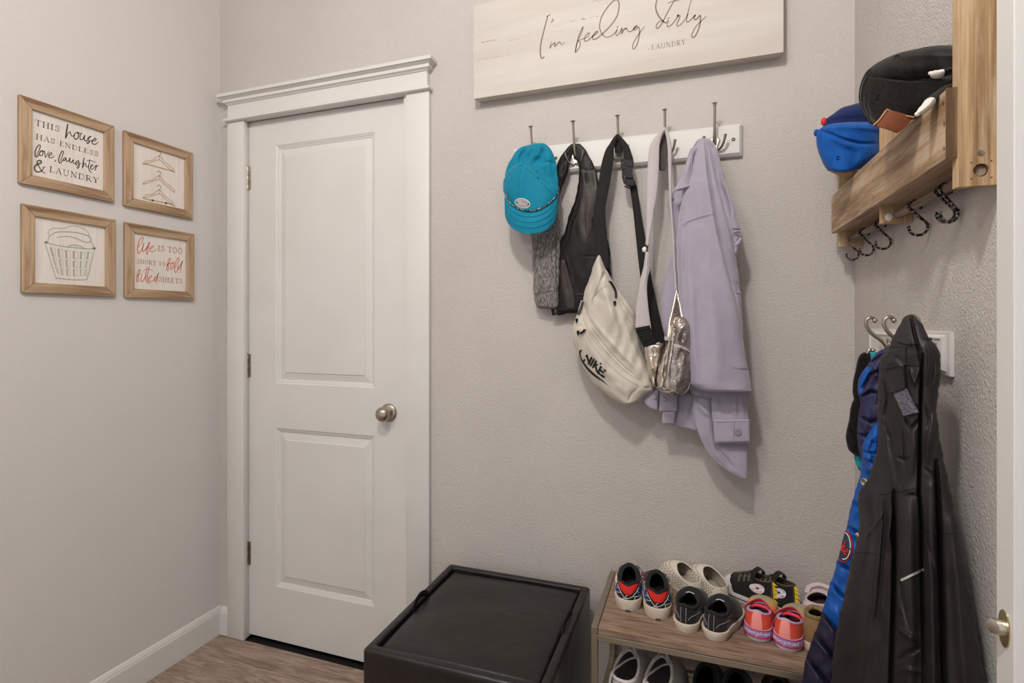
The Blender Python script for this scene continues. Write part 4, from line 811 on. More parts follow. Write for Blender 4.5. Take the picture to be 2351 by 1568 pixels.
def slab(g, pl, pts, th, off=0, m=0):
    P = [pl.at(x, y, off) for x, y in pts]; n_ = pl.n*th; c = sum(P)/len(P); k = len(P)
    g.add(P+[p+n_*.7 for p in P]+[c+(p-c)*.93+n_ for p in P], [tuple(range(k))[::-1], tuple(range(2*k, 3*k))]+[(a+i, a+(i+1) % k, a+k+(i+1) % k, a+k+i) for a in (0, k) for i in range(k)], m)
pb = PY(1.562)
slab(g, pb, [(1432.5, 367), (1455, 371), (1454, 385), (1434, 383)], .007, .002); slab(g, pb, [(1433, 385), (1452.5, 388), (1452, 396), (1455, 412), (1436, 410), (1433, 400)], .009, .002)
slab(g, pb, [(1424, 366), (1433, 364.5), (1433.5, 369), (1426, 371)], .006, .001)
slab(g, pb, [(1426, 372), (1431, 371), (1434, 391), (1429, 391), (1425.5, 386)], .008, .001); slab(g, pb, [(1428, 391), (1432, 391), (1434, 410), (1429, 407)], .008, 0)
slab(g, pb, [(1428, 406), (1436, 410), (1457, 414), (1459, 420), (1456, 428), (1441, 427), (1432, 421)], .008, .001); slab(g, pb, [(1432, 428), (1440, 427), (1450, 432), (1444, 434)], .005, .001)
g.build('buckle', M['plastic'], bb, smooth=True)
bk = Cloth([(586, 1373, 1378, .3), (606, 1364, 1386, .6), (636, 1354, 1401, .85), (662, 1345, 1417), (673, 1341, 1428), (700, 1338, 1447), (717, 1338, 1456.5), (740, 1342, 1461), (762, 1350, 1465), (784, 1360, 1470), (814, 1385, 1480), (840, 1410, 1490), (860, 1432, 1500), (875, 1448, 1505), (893, 1462, 1503)], PY(1.560), .052, .030,
           folds=[([(1376, 592), (1390, 622), (1372, 668), (1358, 706)], 4, -.007), ([(1368, 600), (1380, 636), (1396, 700), (1420, 760)], 12, .006), ([(1352, 640), (1352, 676), (1350, 712)], 5, .005), ([(1365, 672), (1382, 690), (1376, 730)], 9, -.006), ([(1398, 672), (1404, 720), (1424, 780)], 9, .006),
                  ([(1386, 640), (1410, 700), (1440, 780), (1470, 850)], 7, -.005), ([(1426, 720), (1450, 790), (1488, 862)], 8, .007), ([(1400, 655), (1430, 690), (1460, 740)], 3, -.004), ([(1350, 722), (1380, 760), (1425, 810), (1480, 862)], 5, .006)], noise=.0022, nscale=26, res=2, prof=.5, edge=.6)
bk.build('main_compartment', M['cream'], bb)
ft = Cloth([(690, 1334, 1340, .3), (706, 1329, 1345, .5), (717.5, 1326, 1351, .6), (740, 1318, 1364, .8), (762, 1313.6, 1378), (784, 1316, 1393), (800, 1321, 1405), (814, 1327, 1418), (830, 1333, 1436), (851, 1343, 1458), (870, 1355, 1484), (882, 1363, 1502), (893, 1375, 1502), (904, 1391, 1488), (914, 1404, 1476), (922, 1418, 1466), (928, 1430, 1452), (931, 1438, 1444)], PY(1.535), .036, .026,
           folds=[([(1345, 716), (1362, 752), (1400, 800), (1440, 842), (1498, 884)], 3.5, .008), ([(1338, 724), (1354, 762), (1388, 808), (1430, 852), (1490, 892)], 3, -.007), ([(1334, 740), (1350, 790), (1390, 850), (1440, 890)], 12, .008), ([(1325, 770), (1335, 800), (1360, 850), (1400, 900)], 8, .003),
                  ([(1440, 925), (1450, 905), (1466, 890)], 2.5, -.004), ([(1322, 752), (1334, 748), (1342, 750)], 3, -.004), ([(1410, 880), (1440, 905)], 8, .005)], noise=.0018, nscale=24, res=2, prof=.5)
ft.build('front_pocket', M['cream'], bb)
ft.seams('piping', M['cream'], bb, [[(1344, 716), (1362, 752), (1398, 800), (1438, 842), (1480, 872), (1500, 884)]], .0019, .0004, 6)
ft.seams('stitch_line', M['thread_c'], bb, [[(1336, 742), (1352, 782), (1384, 822), (1424, 860), (1466, 886)], [(1438, 928), (1450, 908), (1463, 892)], [(1347, 722), (1368, 764), (1402, 808), (1442, 848), (1492, 884)]], .0007, .0002, 6)
bk.seams('stitch_line', M['thread_c'], bb, [[(1395, 660), (1418, 690), (1436, 724), (1450, 742)], [(1363, 702), (1359, 690), (1366, 676), (1385, 660), (1396, 656)], [(1380, 624), (1388, 628), (1392, 640)]], .0008, .0002, 5)
g = G(); bk.seam(g, [(1408, 660), (1420, 672), (1436, 692), (1449, 712), (1458, 730)], .0016, .0005, 6); g.build('zip_tape', M['cream_z'], bb, smooth=True)
def cord(name, cl, pts, knot, parent, off=.004):
    g = G(); A = [cl.at(x, y, off+.004*math.sin(i*1.1)) for i, (x, y) in enumerate(pts)]; g.tube(cr(A, 6), .0016, 8)
    A = [cl.at(x+3, y+.5, off+.003*math.cos(i)) for i, (x, y) in enumerate(pts)]; g.tube(cr(A, 6), .0015, 8)
    kx, ky = knot; c = cl.at(kx, ky, off+.001); g.sphere(c, .0042, 8); g.tube([c, cl.at(kx-.5, ky+7, off)], .0022, 8); g.build(name, M['plastic'], parent, smooth=True)
cord('zip_cord', bk, [(1398, 645), (1404, 652), (1412, 668), (1413, 684)], (1411.5, 694), bb)
cord('zip_cord', ft, [(1337, 692), (1332, 708), (1326, 722)], (1324, 734), bb, .006)
cord('zip_cord', ft, [(1342, 756), (1336, 762), (1330, 766)], (1327, 762), bb)
k = tex(ft, 1280, 540, 2.704, .0012)                                     # NIKE lettering and tick, traced
def L(*p): k.poly(p)
for a, b_ in (((163, 781), (183, 745)), ((181, 746), (197, 794)), ((192, 799), (211, 760)), ((205, 809), (225, 771)), ((219, 820), (239, 782)), ((234, 806), (268, 797)), ((234, 806), (244, 845)), ((250, 855), (269, 817)), ((267, 818), (297, 842)), ((260, 834), (284, 852)), ((250, 853), (288, 880))):
    k.st([a, b_], 11.5, n=1)
sw = [(158, 712), (146, 722), (144, 745), (158, 780), (190, 822), (235, 865), (285, 905), (328, 948)]; sw2 = [(158, 712), (138, 714), (134, 735), (146, 778), (182, 832), (228, 876), (280, 908), (328, 948)]
A = cr(sw, 5); B = cr(sw2, 5); V = [k.f(*k.T(p)) for p in A]+[k.f(*k.T(p)) for p in B]; n = len(A); k.g.add(V, [(i, i+1, n+i+1, n+i) for i in range(n-1)])
k.build('lettering', M['inkblack'], bb)
LEANF = lambda y: np.clip((np.asarray(y, float)-330)/600., 0, 1.25)*.045
# ---- silver sling bag on lilac webbing, fourth hook
sb = empty('sling_bag', 'small clear and silver sling bag on pale lilac webbing, fourth hook from left', 'bag', (HX[3], YB, 1.26))
w1 = Cloth([(292, 1523, 1528), (300, 1516, 1526), (310, 1508, 1521), (323, 1498, 1517), (338.7, 1491, 1514), (367.7, 1488, 1513.5), (418, 1485, 1511), (450, 1485, 1508), (484, 1484.5, 1502), (520, 1483.5, 1497), (549, 1482.6, 1492), (566, 1481, 1490)], PY(1.545), .0055, .001, res=2); w1.build('webbing_left', M['web_l'], sb)
w2 = Cloth([(292, 1524, 1530), (305, 1527, 1534), (325, 1531, 1540), (350, 1533, 1542), (400, 1534.5, 1542), (457, 1536.5, 1542.5), (540, 1543, 1548), (610, 1546, 1551), (668, 1549, 1555.5)], PY(1.545), .004, .001, res=2.5); w2.build('webbing_right', M['web_l'], sb)
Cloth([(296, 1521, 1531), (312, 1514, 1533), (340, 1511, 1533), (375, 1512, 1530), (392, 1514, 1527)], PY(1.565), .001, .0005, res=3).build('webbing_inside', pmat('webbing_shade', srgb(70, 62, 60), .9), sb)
cl_ = G(); cl_.sphere(PY(1.545).at(1479.5, 573, .003), (.0065, .004, .008), 8); cl_.build('strap_clasp', M['whiteprint'], sb, smooth=True); G().tube([PY(1.545).at(1481, 562, .004), PY(1.545).at(1487, 566, .004), PY(1.545).at(1484, 582, .004)], .0015, 8).build('clasp_bar', M['plastic'], sb, smooth=True)
w3 = Cloth([(578, 1482, 1490), (600, 1479, 1492), (614, 1477, 1493), (640, 1470.5, 1487.5), (662, 1466.5, 1485.5), (703, 1461, 1488.5), (751, 1459, 1495), (768, 1463, 1497)], PY(1.538), .005, .001, res=2, folds=[([(1484, 585), (1486, 610), (1481, 650)], 3, .004)]); w3.build('webbing_lower', M['web_l'], sb)
g = G(); ps = PY(1.530)
slab(g, ps, [(1459, 753), (1491, 747), (1494, 754), (1461, 762)], .008, 0); slab(g, ps, [(1461, 762), (1494, 754), (1503, 775), (1507, 784), (1478, 798), (1470, 782)], .009, 0); slab(g, ps, [(1470, 766), (1488, 762), (1497, 778), (1480, 786)], .012, 0)
g.build('buckle', M['plastic'], sb, smooth=True)
pbody = Cloth([(724, 1553, 1567, .5), (729, 1547, 1575, .7), (738, 1544, 1584, .85), (752, 1539, 1590), (775, 1533, 1592), (799, 1526, 1592), (830, 1517, 1590), (854, 1509, 1587.5), (875, 1506, 1585), (890, 1507, 1581), (900, 1520, 1574), (907, 1537, 1566)], PY(1.548), .052, .036, prof=.42, res=2,
              folds=[([(1549, 735), (1541, 790), (1534, 850), (1538, 895)], 2.5, .006), ([(1560, 740), (1575, 800), (1566, 880)], 13, -.006), ([(1556, 780), (1572, 830), (1560, 870)], 6, .006), ([(1584, 800), (1572, 860)], 6, -.006), ([(1526, 800), (1517, 850), (1520, 892)], 5, -.004)], noise=.002, nscale=16)
pbody.build('clear_pouch', M['clear'], sb)
gs = Cloth([(741, 1542.5, 1547.5), (755, 1539, 1546), (775, 1533, 1545), (799, 1525, 1543), (830, 1516, 1538), (854, 1508, 1535), (875, 1505.5, 1535), (890, 1508, 1537), (901, 1522, 1545)], PY(1.542), .050, .004, prof=.4, res=2, folds=[([(1536, 780), (1524, 850), (1527, 890)], 2, -.004), ([(1528, 800), (1515, 850), (1514, 886)], 2, -.003)], noise=.0016, nscale=12); gs.build('silver_gusset', M['silver'], sb)
fl = Cloth([(788, 1492, 1523), (795, 1481, 1522.5), (803, 1480, 1519), (814, 1480, 1518), (830, 1484, 1513), (851, 1487, 1509), (875, 1496, 1506), (888, 1501, 1505)], PY(1.535), .020, .01, res=2, folds=[([(1494, 820), (1500, 850)], 6, .008), ([(1508, 805), (1500, 840)], 4, -.006)], noise=.002, nscale=12); fl.build('silver_flap', M['silver'], sb)
g = G(); slab(g, PY(1.522), [(1479, 796), (1514, 785), (1519, 797), (1515, 801), (1488, 815), (1484, 808)], .006, -.008); g.build('strap_tab', M['web_l'], sb, smooth=True)
g = G()
for pts in ([(1509, 856), (1506, 880), (1512, 894), (1530, 902), (1550, 907), (1568, 905), (1581, 894), (1587, 860), (1592, 800), (1590, 752), (1580, 733), (1561, 725), (1549, 735), (1545, 762), (1543, 800), (1535, 850), (1535, 880), (1548, 898), (1566, 904)],
            [(1526, 786), (1516, 830), (1513, 870), (1520, 893), (1545, 904)]): pbody.seam(g, pts, .0019, .002, 6)
g.build('silver_piping', M['silver'], sb, smooth=True)
g = G(); pbody.seam(g, [(1557, 727), (1550, 730), (1546, 740), (1543, 755), (1541, 768)], .0030, .004, 6); g.build('gold_zip', M['gold'], sb, smooth=True)
k = tex(pbody, off=.004); k.st([(1549, 792), (1565, 797), (1588, 808)], 6); k.build('pocket_band', M['web_l'], sb)
g = G(); slab(g, PY(1.500), [(1525, 772), (1547, 774), (1548, 783), (1525, 781)], .004, 0); g.build('strap_loop', M['silver'], sb, smooth=True)
g = G(); pt = PY(1.515); g.tube([PY(1.541).at(1554, 668), PY(1.53).at(1546, 705), PY(1.505).at(1537, 745), PY(1.495).at(1535, 774)], [(.0016, .004)]*4, 8); g.tube([PY(1.541).at(1554, 668), PY(1.535).at(1561, 700), PY(1.525).at(1566, 728)], [(.0014, .0035)]*3, 8)
g.build('strap_fork', M['silver'], sb, smooth=True)
G().prism([PY(1.541).at(1554, 672), PY(1.51).at(1540, 742), PY(1.52).at(1549, 724), PY(1.528).at(1563, 722)], (0, .001, 0)).build('clear_gore', M['clear'], sb)
# ---- lilac shirt on the fifth hook
ls = empty('overshirt', 'pale lilac fleece overshirt hanging on the rightmost rack hook', 'shirt', (HX[4], YB, 1.05))
tl = Cloth([(885, 1586, 1722), (905, 1592, 1718), (939, 1588, 1717.5), (965, 1594, 1717), (991, 1602, 1716.5), (1015, 1612, 1716.5), (1039, 1625, 1716), (1056, 1640, 1716), (1069, 1654, 1716), (1082, 1672, 1715.5), (1091, 1688, 1715.5), (1098, 1703, 1715), (1101, 1712, 1715)], PY(1.5880), .008, .005,
           folds=[([(1632, 915), (1640, 960), (1646, 1030), (1684, 1075)], 5, -.009), ([(1618, 920), (1628, 1000), (1660, 1060)], 12, .007), ([(1600, 925), (1618, 945), (1630, 955)], 6, .008)], noise=.001, nscale=40, res=2.5)
tl.build('shirt_tail', M['lilac'], ls)
g = G(); tl.seam(g, [(1590, 941), (1603, 990), (1626, 1038), (1655, 1067), (1690, 1090), (1713, 1099)], .0014, .0, 6); g.build('hem_stitch', M['lilac'], ls, smooth=True)
ll = Cloth([(905, 1480, 1600), (925, 1474, 1598), (934, 1484, 1600), (942, 1508, 1600), (950, 1520, 1600), (970, 1521, 1600), (976, 1548, 1600), (983, 1568, 1600), (989, 1592, 1600)], PY(1.5960), .007, .004, folds=[([(1553, 910), (1554, 975)], 3, -.006), ([(1575, 920), (1580, 985)], 8, .004)], res=2.5, lin=True); ll.build('lower_front', M['lilac'], ls)
cf2 = Cloth([(944, 1522, 1551), (958, 1520.5, 1549), (972, 1519.5, 1547)], PY(1.5800), .003, .002, res=2); cf2.build('cuff', M['lilac'], ls)
pk = Cloth([(895, 1484, 1512), (920, 1476, 1511), (936, 1489, 1510), (941, 1503, 1509.5)], PY(1.5820), .005, .002, res=2, lin=True); pk.build('collar_point', M['lilac'], ls)
pk2 = Cloth([(895, 1515, 1556), (930, 1514, 1555), (944, 1513, 1554)], PY(1.5780), .004, .002, res=2, lin=True); pk2.build('placket', M['lilac'], ls)
for q, (x, y) in ((pk, (1504, 912)), (pk2, (1526, 917))): G().sphere(q.at(x, y, .001), (.0062, .003, .0062), 10).build('snap_button', M['lilac'], ls, smooth=True)
sl = Cloth([(895, 1634, 1722), (920, 1633, 1719), (950, 1634, 1718), (968, 1636, 1719)], PY(1.5720), .012, .008, folds=[([(1650, 905), (1660, 935), (1680, 955)], 10, -.008), ([(1690, 905), (1688, 960)], 3, .004), ([(1702, 910), (1708, 955)], 6, .006)], noise=.0012, res=2); sl.build('sleeve_end', M['lilac'], ls)
cf = Cloth([(962, 1636.5, 1720.5, .8), (968, 1637, 1721), (990, 1639, 1721.5), (1012, 1640.5, 1722), (1018.5, 1641, 1722, .8)], PY(1.5650), .010, .008, res=2, prof=.3, lin=True); cf.build('cuff', M['lilac'], ls)
cf.seams('cuff_stitch', M['lilac_d'], ls, [[(1638, 969), (1680, 968), (1720, 967)], [(1641.5, 1014), (1685, 1014), (1721, 1012)], [(1687, 963), (1685, 990), (1685, 1017)]], .0009, .0002)
p = cf.at(1694, 992.5, .0005); g = G(); g.lathe(p, (0, -1, 0), [(0, .0095), (.0016, .0092), (.0026, .0076), (.0028, .0055), (.0022, .004)], 24); g.build('snap_button', M['lilac_d'], ls, smooth=True)
u1 = Cloth([(860, 1582, 1700), (890, 1584, 1690), (906, 1588, 1672), (914, 1626, 1656)], PY(1.5750), .010, .006, res=2.5, lin=True); u1.build('back_hem', M['lilac'], ls)
ins = Cloth([(400, 1560, 1600), (425, 1553, 1600), (449, 1541, 1600), (462, 1532, 1600), (480, 1534, 1600), (510, 1542, 1600), (560, 1552, 1600), (600, 1556, 1600)], PY(1.5780), .012, .006, folds=[([(1545, 462), (1560, 468), (1578, 466)], 6, .006), ([(1556, 470), (1562, 530)], 6, -.006)], noise=.0012, res=2.5); ins.build('placket_inside', M['lilac'], ls)
lf = Cloth([(545, 1553, 1640), (562, 1549, 1640), (584, 1542, 1640), (610, 1533.5, 1640), (640, 1526, 1640), (662, 1521.5, 1640), (695, 1517, 1640), (720, 1517, 1640), (747, 1520, 1640), (800, 1540, 1640), (860, 1556, 1640), (895, 1575, 1640)], PY(1.5800), .022, .008, folds=[([(1556, 570), (1552, 640), (1545, 720)], 9, .006), ([(1566, 600), (1566, 700), (1572, 800)], 6, -.008)], noise=.001, nscale=40, res=3); lf.build('left_side', M['lilac'], ls)
bd_ = Cloth([(317, 1610, 1626, .35), (322, 1601, 1634, .5), (332, 1594, 1641, .6), (345, 1588, 1647, .7), (362, 1581, 1652, .8), (378, 1577, 1656, .85), (400, 1572, 1660, .9), (425, 1568, 1664), (457, 1565, 1676), (480, 1562, 1684), (505, 1558, 1692), (523, 1556, 1697), (560, 1554, 1690), (600, 1555, 1692), (669, 1558, 1700), (720, 1562, 1704), (760, 1567, 1706), (799, 1573, 1709), (835, 1578, 1715), (865, 1582, 1721), (880, 1585, 1724), (890, 1597, 1725.5), (897, 1613, 1727), (900, 1640, 1727.5)], PY(1.5450), .042, .045,
            folds=[([(1617, 318), (1620, 350), (1624.7, 398), (1634, 459), (1640, 494), (1648, 535), (1662.4, 596), (1672, 632), (1690, 699), (1704, 769)], 1.4, .021, 26),
                   ([(1621, 318), (1628, 341), (1638, 382), (1646, 422), (1662.4, 483.7), (1679, 545), (1693, 606)], 1.4, .015, 14),
                   ([(1606, 322), (1596, 335), (1589, 350), (1586.5, 382), (1587, 405)], 2.2, -.014), ([(1612, 324), (1604, 350), (1596, 372), (1590, 400)], 4, .005),
                   ([(1570, 512), (1566, 560), (1565, 640), (1570, 760)], 3.5, .005), ([(1577, 520), (1574, 600), (1576, 700)], 3, -.004),
                   ([(1600, 560), (1602, 700), (1614, 860)], 14, -.006), ([(1620, 600), (1640, 740), (1650, 880)], 18, .009), ([(1590, 640), (1590, 760), (1600, 880)], 10, .006), ([(1632, 336), (1641, 370), (1648, 410)], 3, -.006), ([(1640, 345), (1650, 380), (1657, 420)], 3, .005)], noise=.0008, nscale=70, res=2, edge=.6, prof=.42, endp=3)
bd_.build('shirt_body', M['lilac'], ls)
bd_.seams('seam', M['lilac'], ls, [[(1567.5, 518), (1572, 512), (1581, 507), (1607, 498), (1628, 492.5), (1638, 492)], [(1686, 671), (1696, 673), (1703, 673)]], .0018, -.0004)
bd_.seams('stitch_line', M['lilac_d'], ls, [[(1568.5, 521), (1582, 510), (1607, 501), (1630, 495)], [(1587, 884), (1600, 890), (1620, 894), (1680, 895), (1724, 893)], [(1628, 326), (1640, 345), (1652, 382), (1658, 410)]], .0008, 0)
clr = Cloth([(340, 1586, 1600), (352, 1581, 1596), (370, 1576, 1590), (390, 1571, 1587), (405, 1567, 1588), (418, 1559, 1587), (427, 1553, 1587), (432, 1550, 1575), (438, 1545, 1562)], PY(1.5150), .006, .004, res=2, folds=[([(1590, 350), (1580, 380), (1572, 410)], 7, .004)]); clr.build('collar', M['lilac'], ls)
g = G(); clr.seam(g, [(1590, 342), (1588, 380), (1588, 410), (1586, 424), (1570, 430), (1556, 434), (1547, 440)], .0022, .0, 6); clr.seam(g, [(1544, 446), (1535, 460)], .002, 0) if 0 else None; g.build('collar_edge', M['lilac'], ls, smooth=True)
rp = Cloth([(335, 1637, 1641, .5), (365, 1645, 1650), (400, 1652, 1659), (414, 1655, 1664), (447, 1668, 1677), (470, 1674, 1686), (484, 1677, 1689), (505, 1676, 1694), (519, 1674, 1698), (524, 1674, 1699), (528, 1676, 1697)], PY(1.5300), .013, .006, res=2, folds=[([(1658, 412), (1675, 447), (1684, 484), (1680, 518)], 2, .003)]); rp.build('front_edge', M['lilac'], ls)
rp.seams('front_piping', M['lilac'], ls, [[(1638, 337), (1647, 365), (1656, 414), (1671, 447), (1679.5, 484), (1674.5, 521), (1684, 523), (1698, 525)]], .0019, .0002, 6)
sc_ = Cloth([(522, 1677, 1698), (530, 1678, 1702), (540, 1679, 1704), (552, 1681, 1703.5), (562, 1683, 1699), (574, 1685, 1694), (586, 1688, 1690)], PY(1.5360), .014, .008, res=1.6, folds=[([(1682, 536), (1692, 530), (1700, 532)], 2, .005), ([(1690, 540), (1698, 546), (1692, 556)], 3, -.009), ([(1682, 546), (1688, 556), (1700, 562)], 1.6, .004), ([(1686, 566), (1694, 560)], 2, .004)], noise=.001, nscale=9); sc_.build('scrunched_sleeve', M['lilac'], ls)
G().sphere(ins.at(1544, 458, .001), (.005, .003, .005), 8).build('snap_button', M['lilac_d'], ls, smooth=True)
k = tex(pk, off=.001)
LEANF = None
# ================================================================ RUSTIC SHELF ON THE RIGHT WALL
M['rustic_y'] = woodmat('rustic_wood_long', srgb(138, 108, 80), srgb(176, 148, 118), srgb(196, 172, 144), 'Y', .9, .62, knots=7, wash=srgb(198, 182, 162))
M['rustic_z'] = woodmat('rustic_wood_upright', srgb(146, 116, 82), srgb(186, 156, 120), srgb(204, 178, 144), 'Z', .9, .62, wash=srgb(196, 178, 152))
M['rustic_d'] = woodmat('rustic_wood_end_grain', srgb(84, 62, 42), srgb(112, 86, 60), srgb(130, 102, 74), 'Z', 2.2, .7)
sh = empty('wall_shelf', 'rustic whitewashed wood hat shelf with a dowel rail and S hooks on the right wall', 'shelf', (XR, 1.23, 1.4385))
NY = .901
def board(name, a, b, mt, r=.0012): return G().bbox(a, b, r).build(name, M[mt], sh)
# near end board with a drilled hole
def holed(x0, x1, y0, y1, z0, z1, hx, hz, hr, n=28):
    g = G(); F = []
    cir = [(hx+hr*math.cos(2*math.pi*i/n), hz+hr*math.sin(2*math.pi*i/n)) for i in range(n)]
    def proj(i):
        a = 2*math.pi*i/n; c, s_ = math.cos(a), math.sin(a); w, h = hr*1.35, hr*1.35
        k = min(w/abs(c) if abs(c) > 1e-6 else 9, h/abs(s_) if abs(s_) > 1e-6 else 9); return (hx+c*k, hz+s_*k)
    sq = [proj(i) for i in range(n)]; w = hr*1.35
    for y, fl in ((y0, 1), (y1, -1)):
        b = len(g.V); V = [(x, y, z) for x, z in cir]+[(x, y, z) for x, z in sq]; g.add(V, [(i, (i+1) % n, n+(i+1) % n, n+i) for i in range(n)])
        for (a, b_, c, d) in ((x0, hx-w, z0, z1), (hx+w, x1, z0, z1), (hx-w, hx+w, z0, hz-w), (hx-w, hx+w, hz+w, z1)): g.add([(a, y, c), (b_, y, c), (b_, y, d), (a, y, d)], [(0, 1, 2, 3)])
    g.add([(x, y0, z) for x, z in cir]+[(x, y1, z) for x, z in cir], [(i, (i+1) % n, n+(i+1) % n, n+i) for i in range(n)])
    c = [(x0, z0), (x1, z0), (x1, z1), (x0, z1)]
    g.add([(x, y0, z) for x, z in c]+[(x, y1, z) for x, z in c], [(i, (i+1) % 4, 4+(i+1) % 4, 4+i) for i in range(4)]); return g
RX, RZ = .372, 1.4600
holed(.3440, XR-.0005, NY, NY+.0127, 1.4385, 1.90, RX, RZ+.0, .0090).build('end_board', M['rustic_z'], sh)
board('divider', (.3445, 1.2206, 1.4440), (XR-.0005, 1.2333, 1.640), 'rustic_z'); board('divider', (.3445, 1.5450, 1.4410), (XR-.0005, 1.5577, 1.632), 'rustic_z')
board('front_board', (.3318, NY-.0003, 1.4796), (.3438, 1.566, 1.5775), 'rustic_y', .0015)
board('front_cleat', (.3312, NY-.001, 1.4800), (.3444, NY+.0, 1.5790), 'rustic_d', .0004)
board('shelf_bottom', (.3445, NY+.0132, 1.4800), (XR-.0005, 1.2200, 1.4920), 'rustic_y'); board('shelf_bottom', (.3445, 1.2340, 1.4800), (XR-.0005, 1.5445, 1.4920), 'rustic_y')
board('back_rail', (.386, NY+.0132, 1.50), (XR-.0005, 1.2200, 1.545), 'rustic_y'); board('back_rail', (.386, 1.2340, 1.50), (XR-.0005, 1.5445, 1.545), 'rustic_y')
M['dowel'] = woodmat('dowel_wood', srgb(104, 88, 74), srgb(140, 122, 104), srgb(158, 142, 124), 'Y', 2, .6)
G().tube([(RX, NY+.004, RZ), (RX, 1.2202, RZ)], .0072, 18).build('dowel', M['dowel'], sh, smooth=True, auto=50); G().tube([(RX, 1.2337, RZ), (RX, 1.5448, RZ)], .0072, 18).build('dowel', M['dowel'], sh, smooth=True, auto=50)
def screwhead(p, ax, r=.0030):
    g = G().lathe(p, ax, [(0, r), (.0006, r*.95), (.0008, r*.7)], 14); o = g.build('screw', M['nickel'], sh, smooth=True)
for x, y in ((2252, 351),): q = onY(x, y, NY-.0002); screwhead(q, (0, -1, 0), .0042)
for x, y in ((2004.6, 377), (2004.6, 414), (2005, 450), (2166.5, 236), (2168.5, 284), (2168, 340), (1912.5, 458), (1912.5, 482)): q = onX(x, y, .3316); screwhead(q, (-1, 0, 0), .0028)
g = G(); q = onY(2053-13, 508-16, 1.2204); g.sphere((.357, 1.2206, 1.456), (.0065, .0004, .0075), 8); g.build('paint_smudge', M['print'], sh, smooth=True)
# S hooks
M['shook'] = pmat('hammered_black_silver', srgb(36, 34, 33), .35, .7, col2=srgb(168, 160, 152), cscale=260, cmix=(.5, .58), cdetail=2, bump=(300, .0006))
def shook(y, tw=0, label='', sc=1.0):
    o = empty('s_hook', label, 'hook', (RX, y, RZ), 'speckled black S hooks on the shelf rail')
    R1, R2 = .0102*sc, .0150*sc; P = []
    for a in np.linspace(-35, 190, 14): P.append((R1*math.cos(math.radians(a)), R1*math.sin(math.radians(a))))
    c2 = (.0055*sc, -.0375*sc)
    for a in np.linspace(22, -190, 16): P.append((c2[0]+R2*math.cos(math.radians(a)), c2[1]+R2*math.sin(math.radians(a))))
    ct, st_ = math.cos(math.radians(tw)), math.sin(math.radians(tw)); dz = -.0012
    Q = cr([(RX+px_*ct, y+px_*st_, RZ+pz+dz) for px_, pz in P], 3); g = G(); g.tube(Q, .0026*sc, 8); w = g.build('hook_wire', M['shook'], o, smooth=True); return o
cols = [(1952, 8, 'speckled black S hook nearest the room corner on the shelf dowel', .95), (1984, 12, 'speckled black S hook second from the corner on the shelf dowel', 1), (2021, 10, 'speckled black S hook just left of the middle bracket', 1),
        (2100, 6, 'speckled black S hook alone on the dowel right of the middle bracket', 1), (2163, 14, 'left one of the pair of touching S hooks near the shelf end board', .93), (2171, 22, 'right one of the pair of touching S hooks near the shelf end board', .97)]
for x, tw, lb, sc in cols:
    r = ray(x, 500); shook(RX*r[1]/r[0], tw, lb, sc)
# ---- hats on the shelf
M['wool'] = pmat('black_wool', srgb(24, 21, 20), .95, spec=.1, bump=[(800, .0008)], col2=srgb(36, 32, 30), cscale=200, sheen=.25)
M['felt_w'] = pmat('white_felt', srgb(214, 208, 200), .95, bump=(700, .0008), sheen=.3)
M['tan_l'] = pmat('tan_leather', srgb(134, 76, 48), .5, bump=(300, .0004), col2=srgb(120, 66, 42), cscale=30)
M['tan_e'] = pmat('tan_leather_edge', srgb(190, 140, 96), .7)
M['royal'] = pmat('royal_blue_cotton', srgb(12, 82, 160), .75, spec=.2, bump=[(700, .0005)], col2=srgb(8, 72, 148), cscale=30, sheen=.2)
M['navyc'] = pmat('navy_cotton', srgb(26, 38, 84), .8, spec=.2, bump=[(700, .0005)], sheen=.2)
M['redb'] = pmat('red_cloth', srgb(208, 30, 34), .6); M['embro'] = pmat('light_embroidery', srgb(186, 142, 96), .8)
hb = empty('wool_hat', 'black wool cap with white tipped tufts and leather patch on the shelf', 'cap', (.33, 1.02, 1.58))
pl = PY(1.015)
hc = Cloth([(104, 2160, 2184, .4), (107, 2130, 2194, .6), (112, 2106, 2194, .75), (121, 2066, 2194, .9), (130, 2042, 2194), (141, 2020, 2194), (152, 2003, 2194), (165, 1988, 2194), (180, 1980, 2194), (200, 1974, 2190), (225, 1971, 2180), (240, 1973, 2166), (255, 1979, 2142), (268, 1985, 2118), (278, 1993, 2085), (286, 2003, 2040)], pl, .050, .100, prof=.5, res=2,
           folds=[([(1993, 172), (2040, 180), (2090, 184), (2140, 178), (2190, 170)], 3, -.006), ([(1998, 158), (1988, 175), (1980, 200), (1976, 230)], 4, .004), ([(2010, 150), (2080, 160), (2150, 150)], 16, .006), ([(1993, 200), (1990, 240), (2000, 275)], 2, -.002)], noise=.0012, nscale=50)
hc.build('hat_crown', M['wool'], hb)
hc.seams('seam', M['wool'], hb, [[(1992, 171), (2030, 177), (2070, 182), (2110, 184), (2160, 180)], [(1998, 160), (1988, 172), (1977, 196), (1974, 225), (1982, 258), (1998, 284)], [(2000, 164), (1992, 176), (1981, 200), (1979, 228), (1986, 256), (2004, 284)]], .0013, .0004)
for e in ((2059, 133), (2016, 222)):
    c = hc.at(*e, .0006); P = [c+np.array([.0034*math.cos(a), -.0006, .0036*math.sin(a)]) for a in np.linspace(0, 2*math.pi, 12, endpoint=False)]; G().tube(P, .0009, 6, closed=True).build('eyelet', M['wool'], hb, smooth=True)
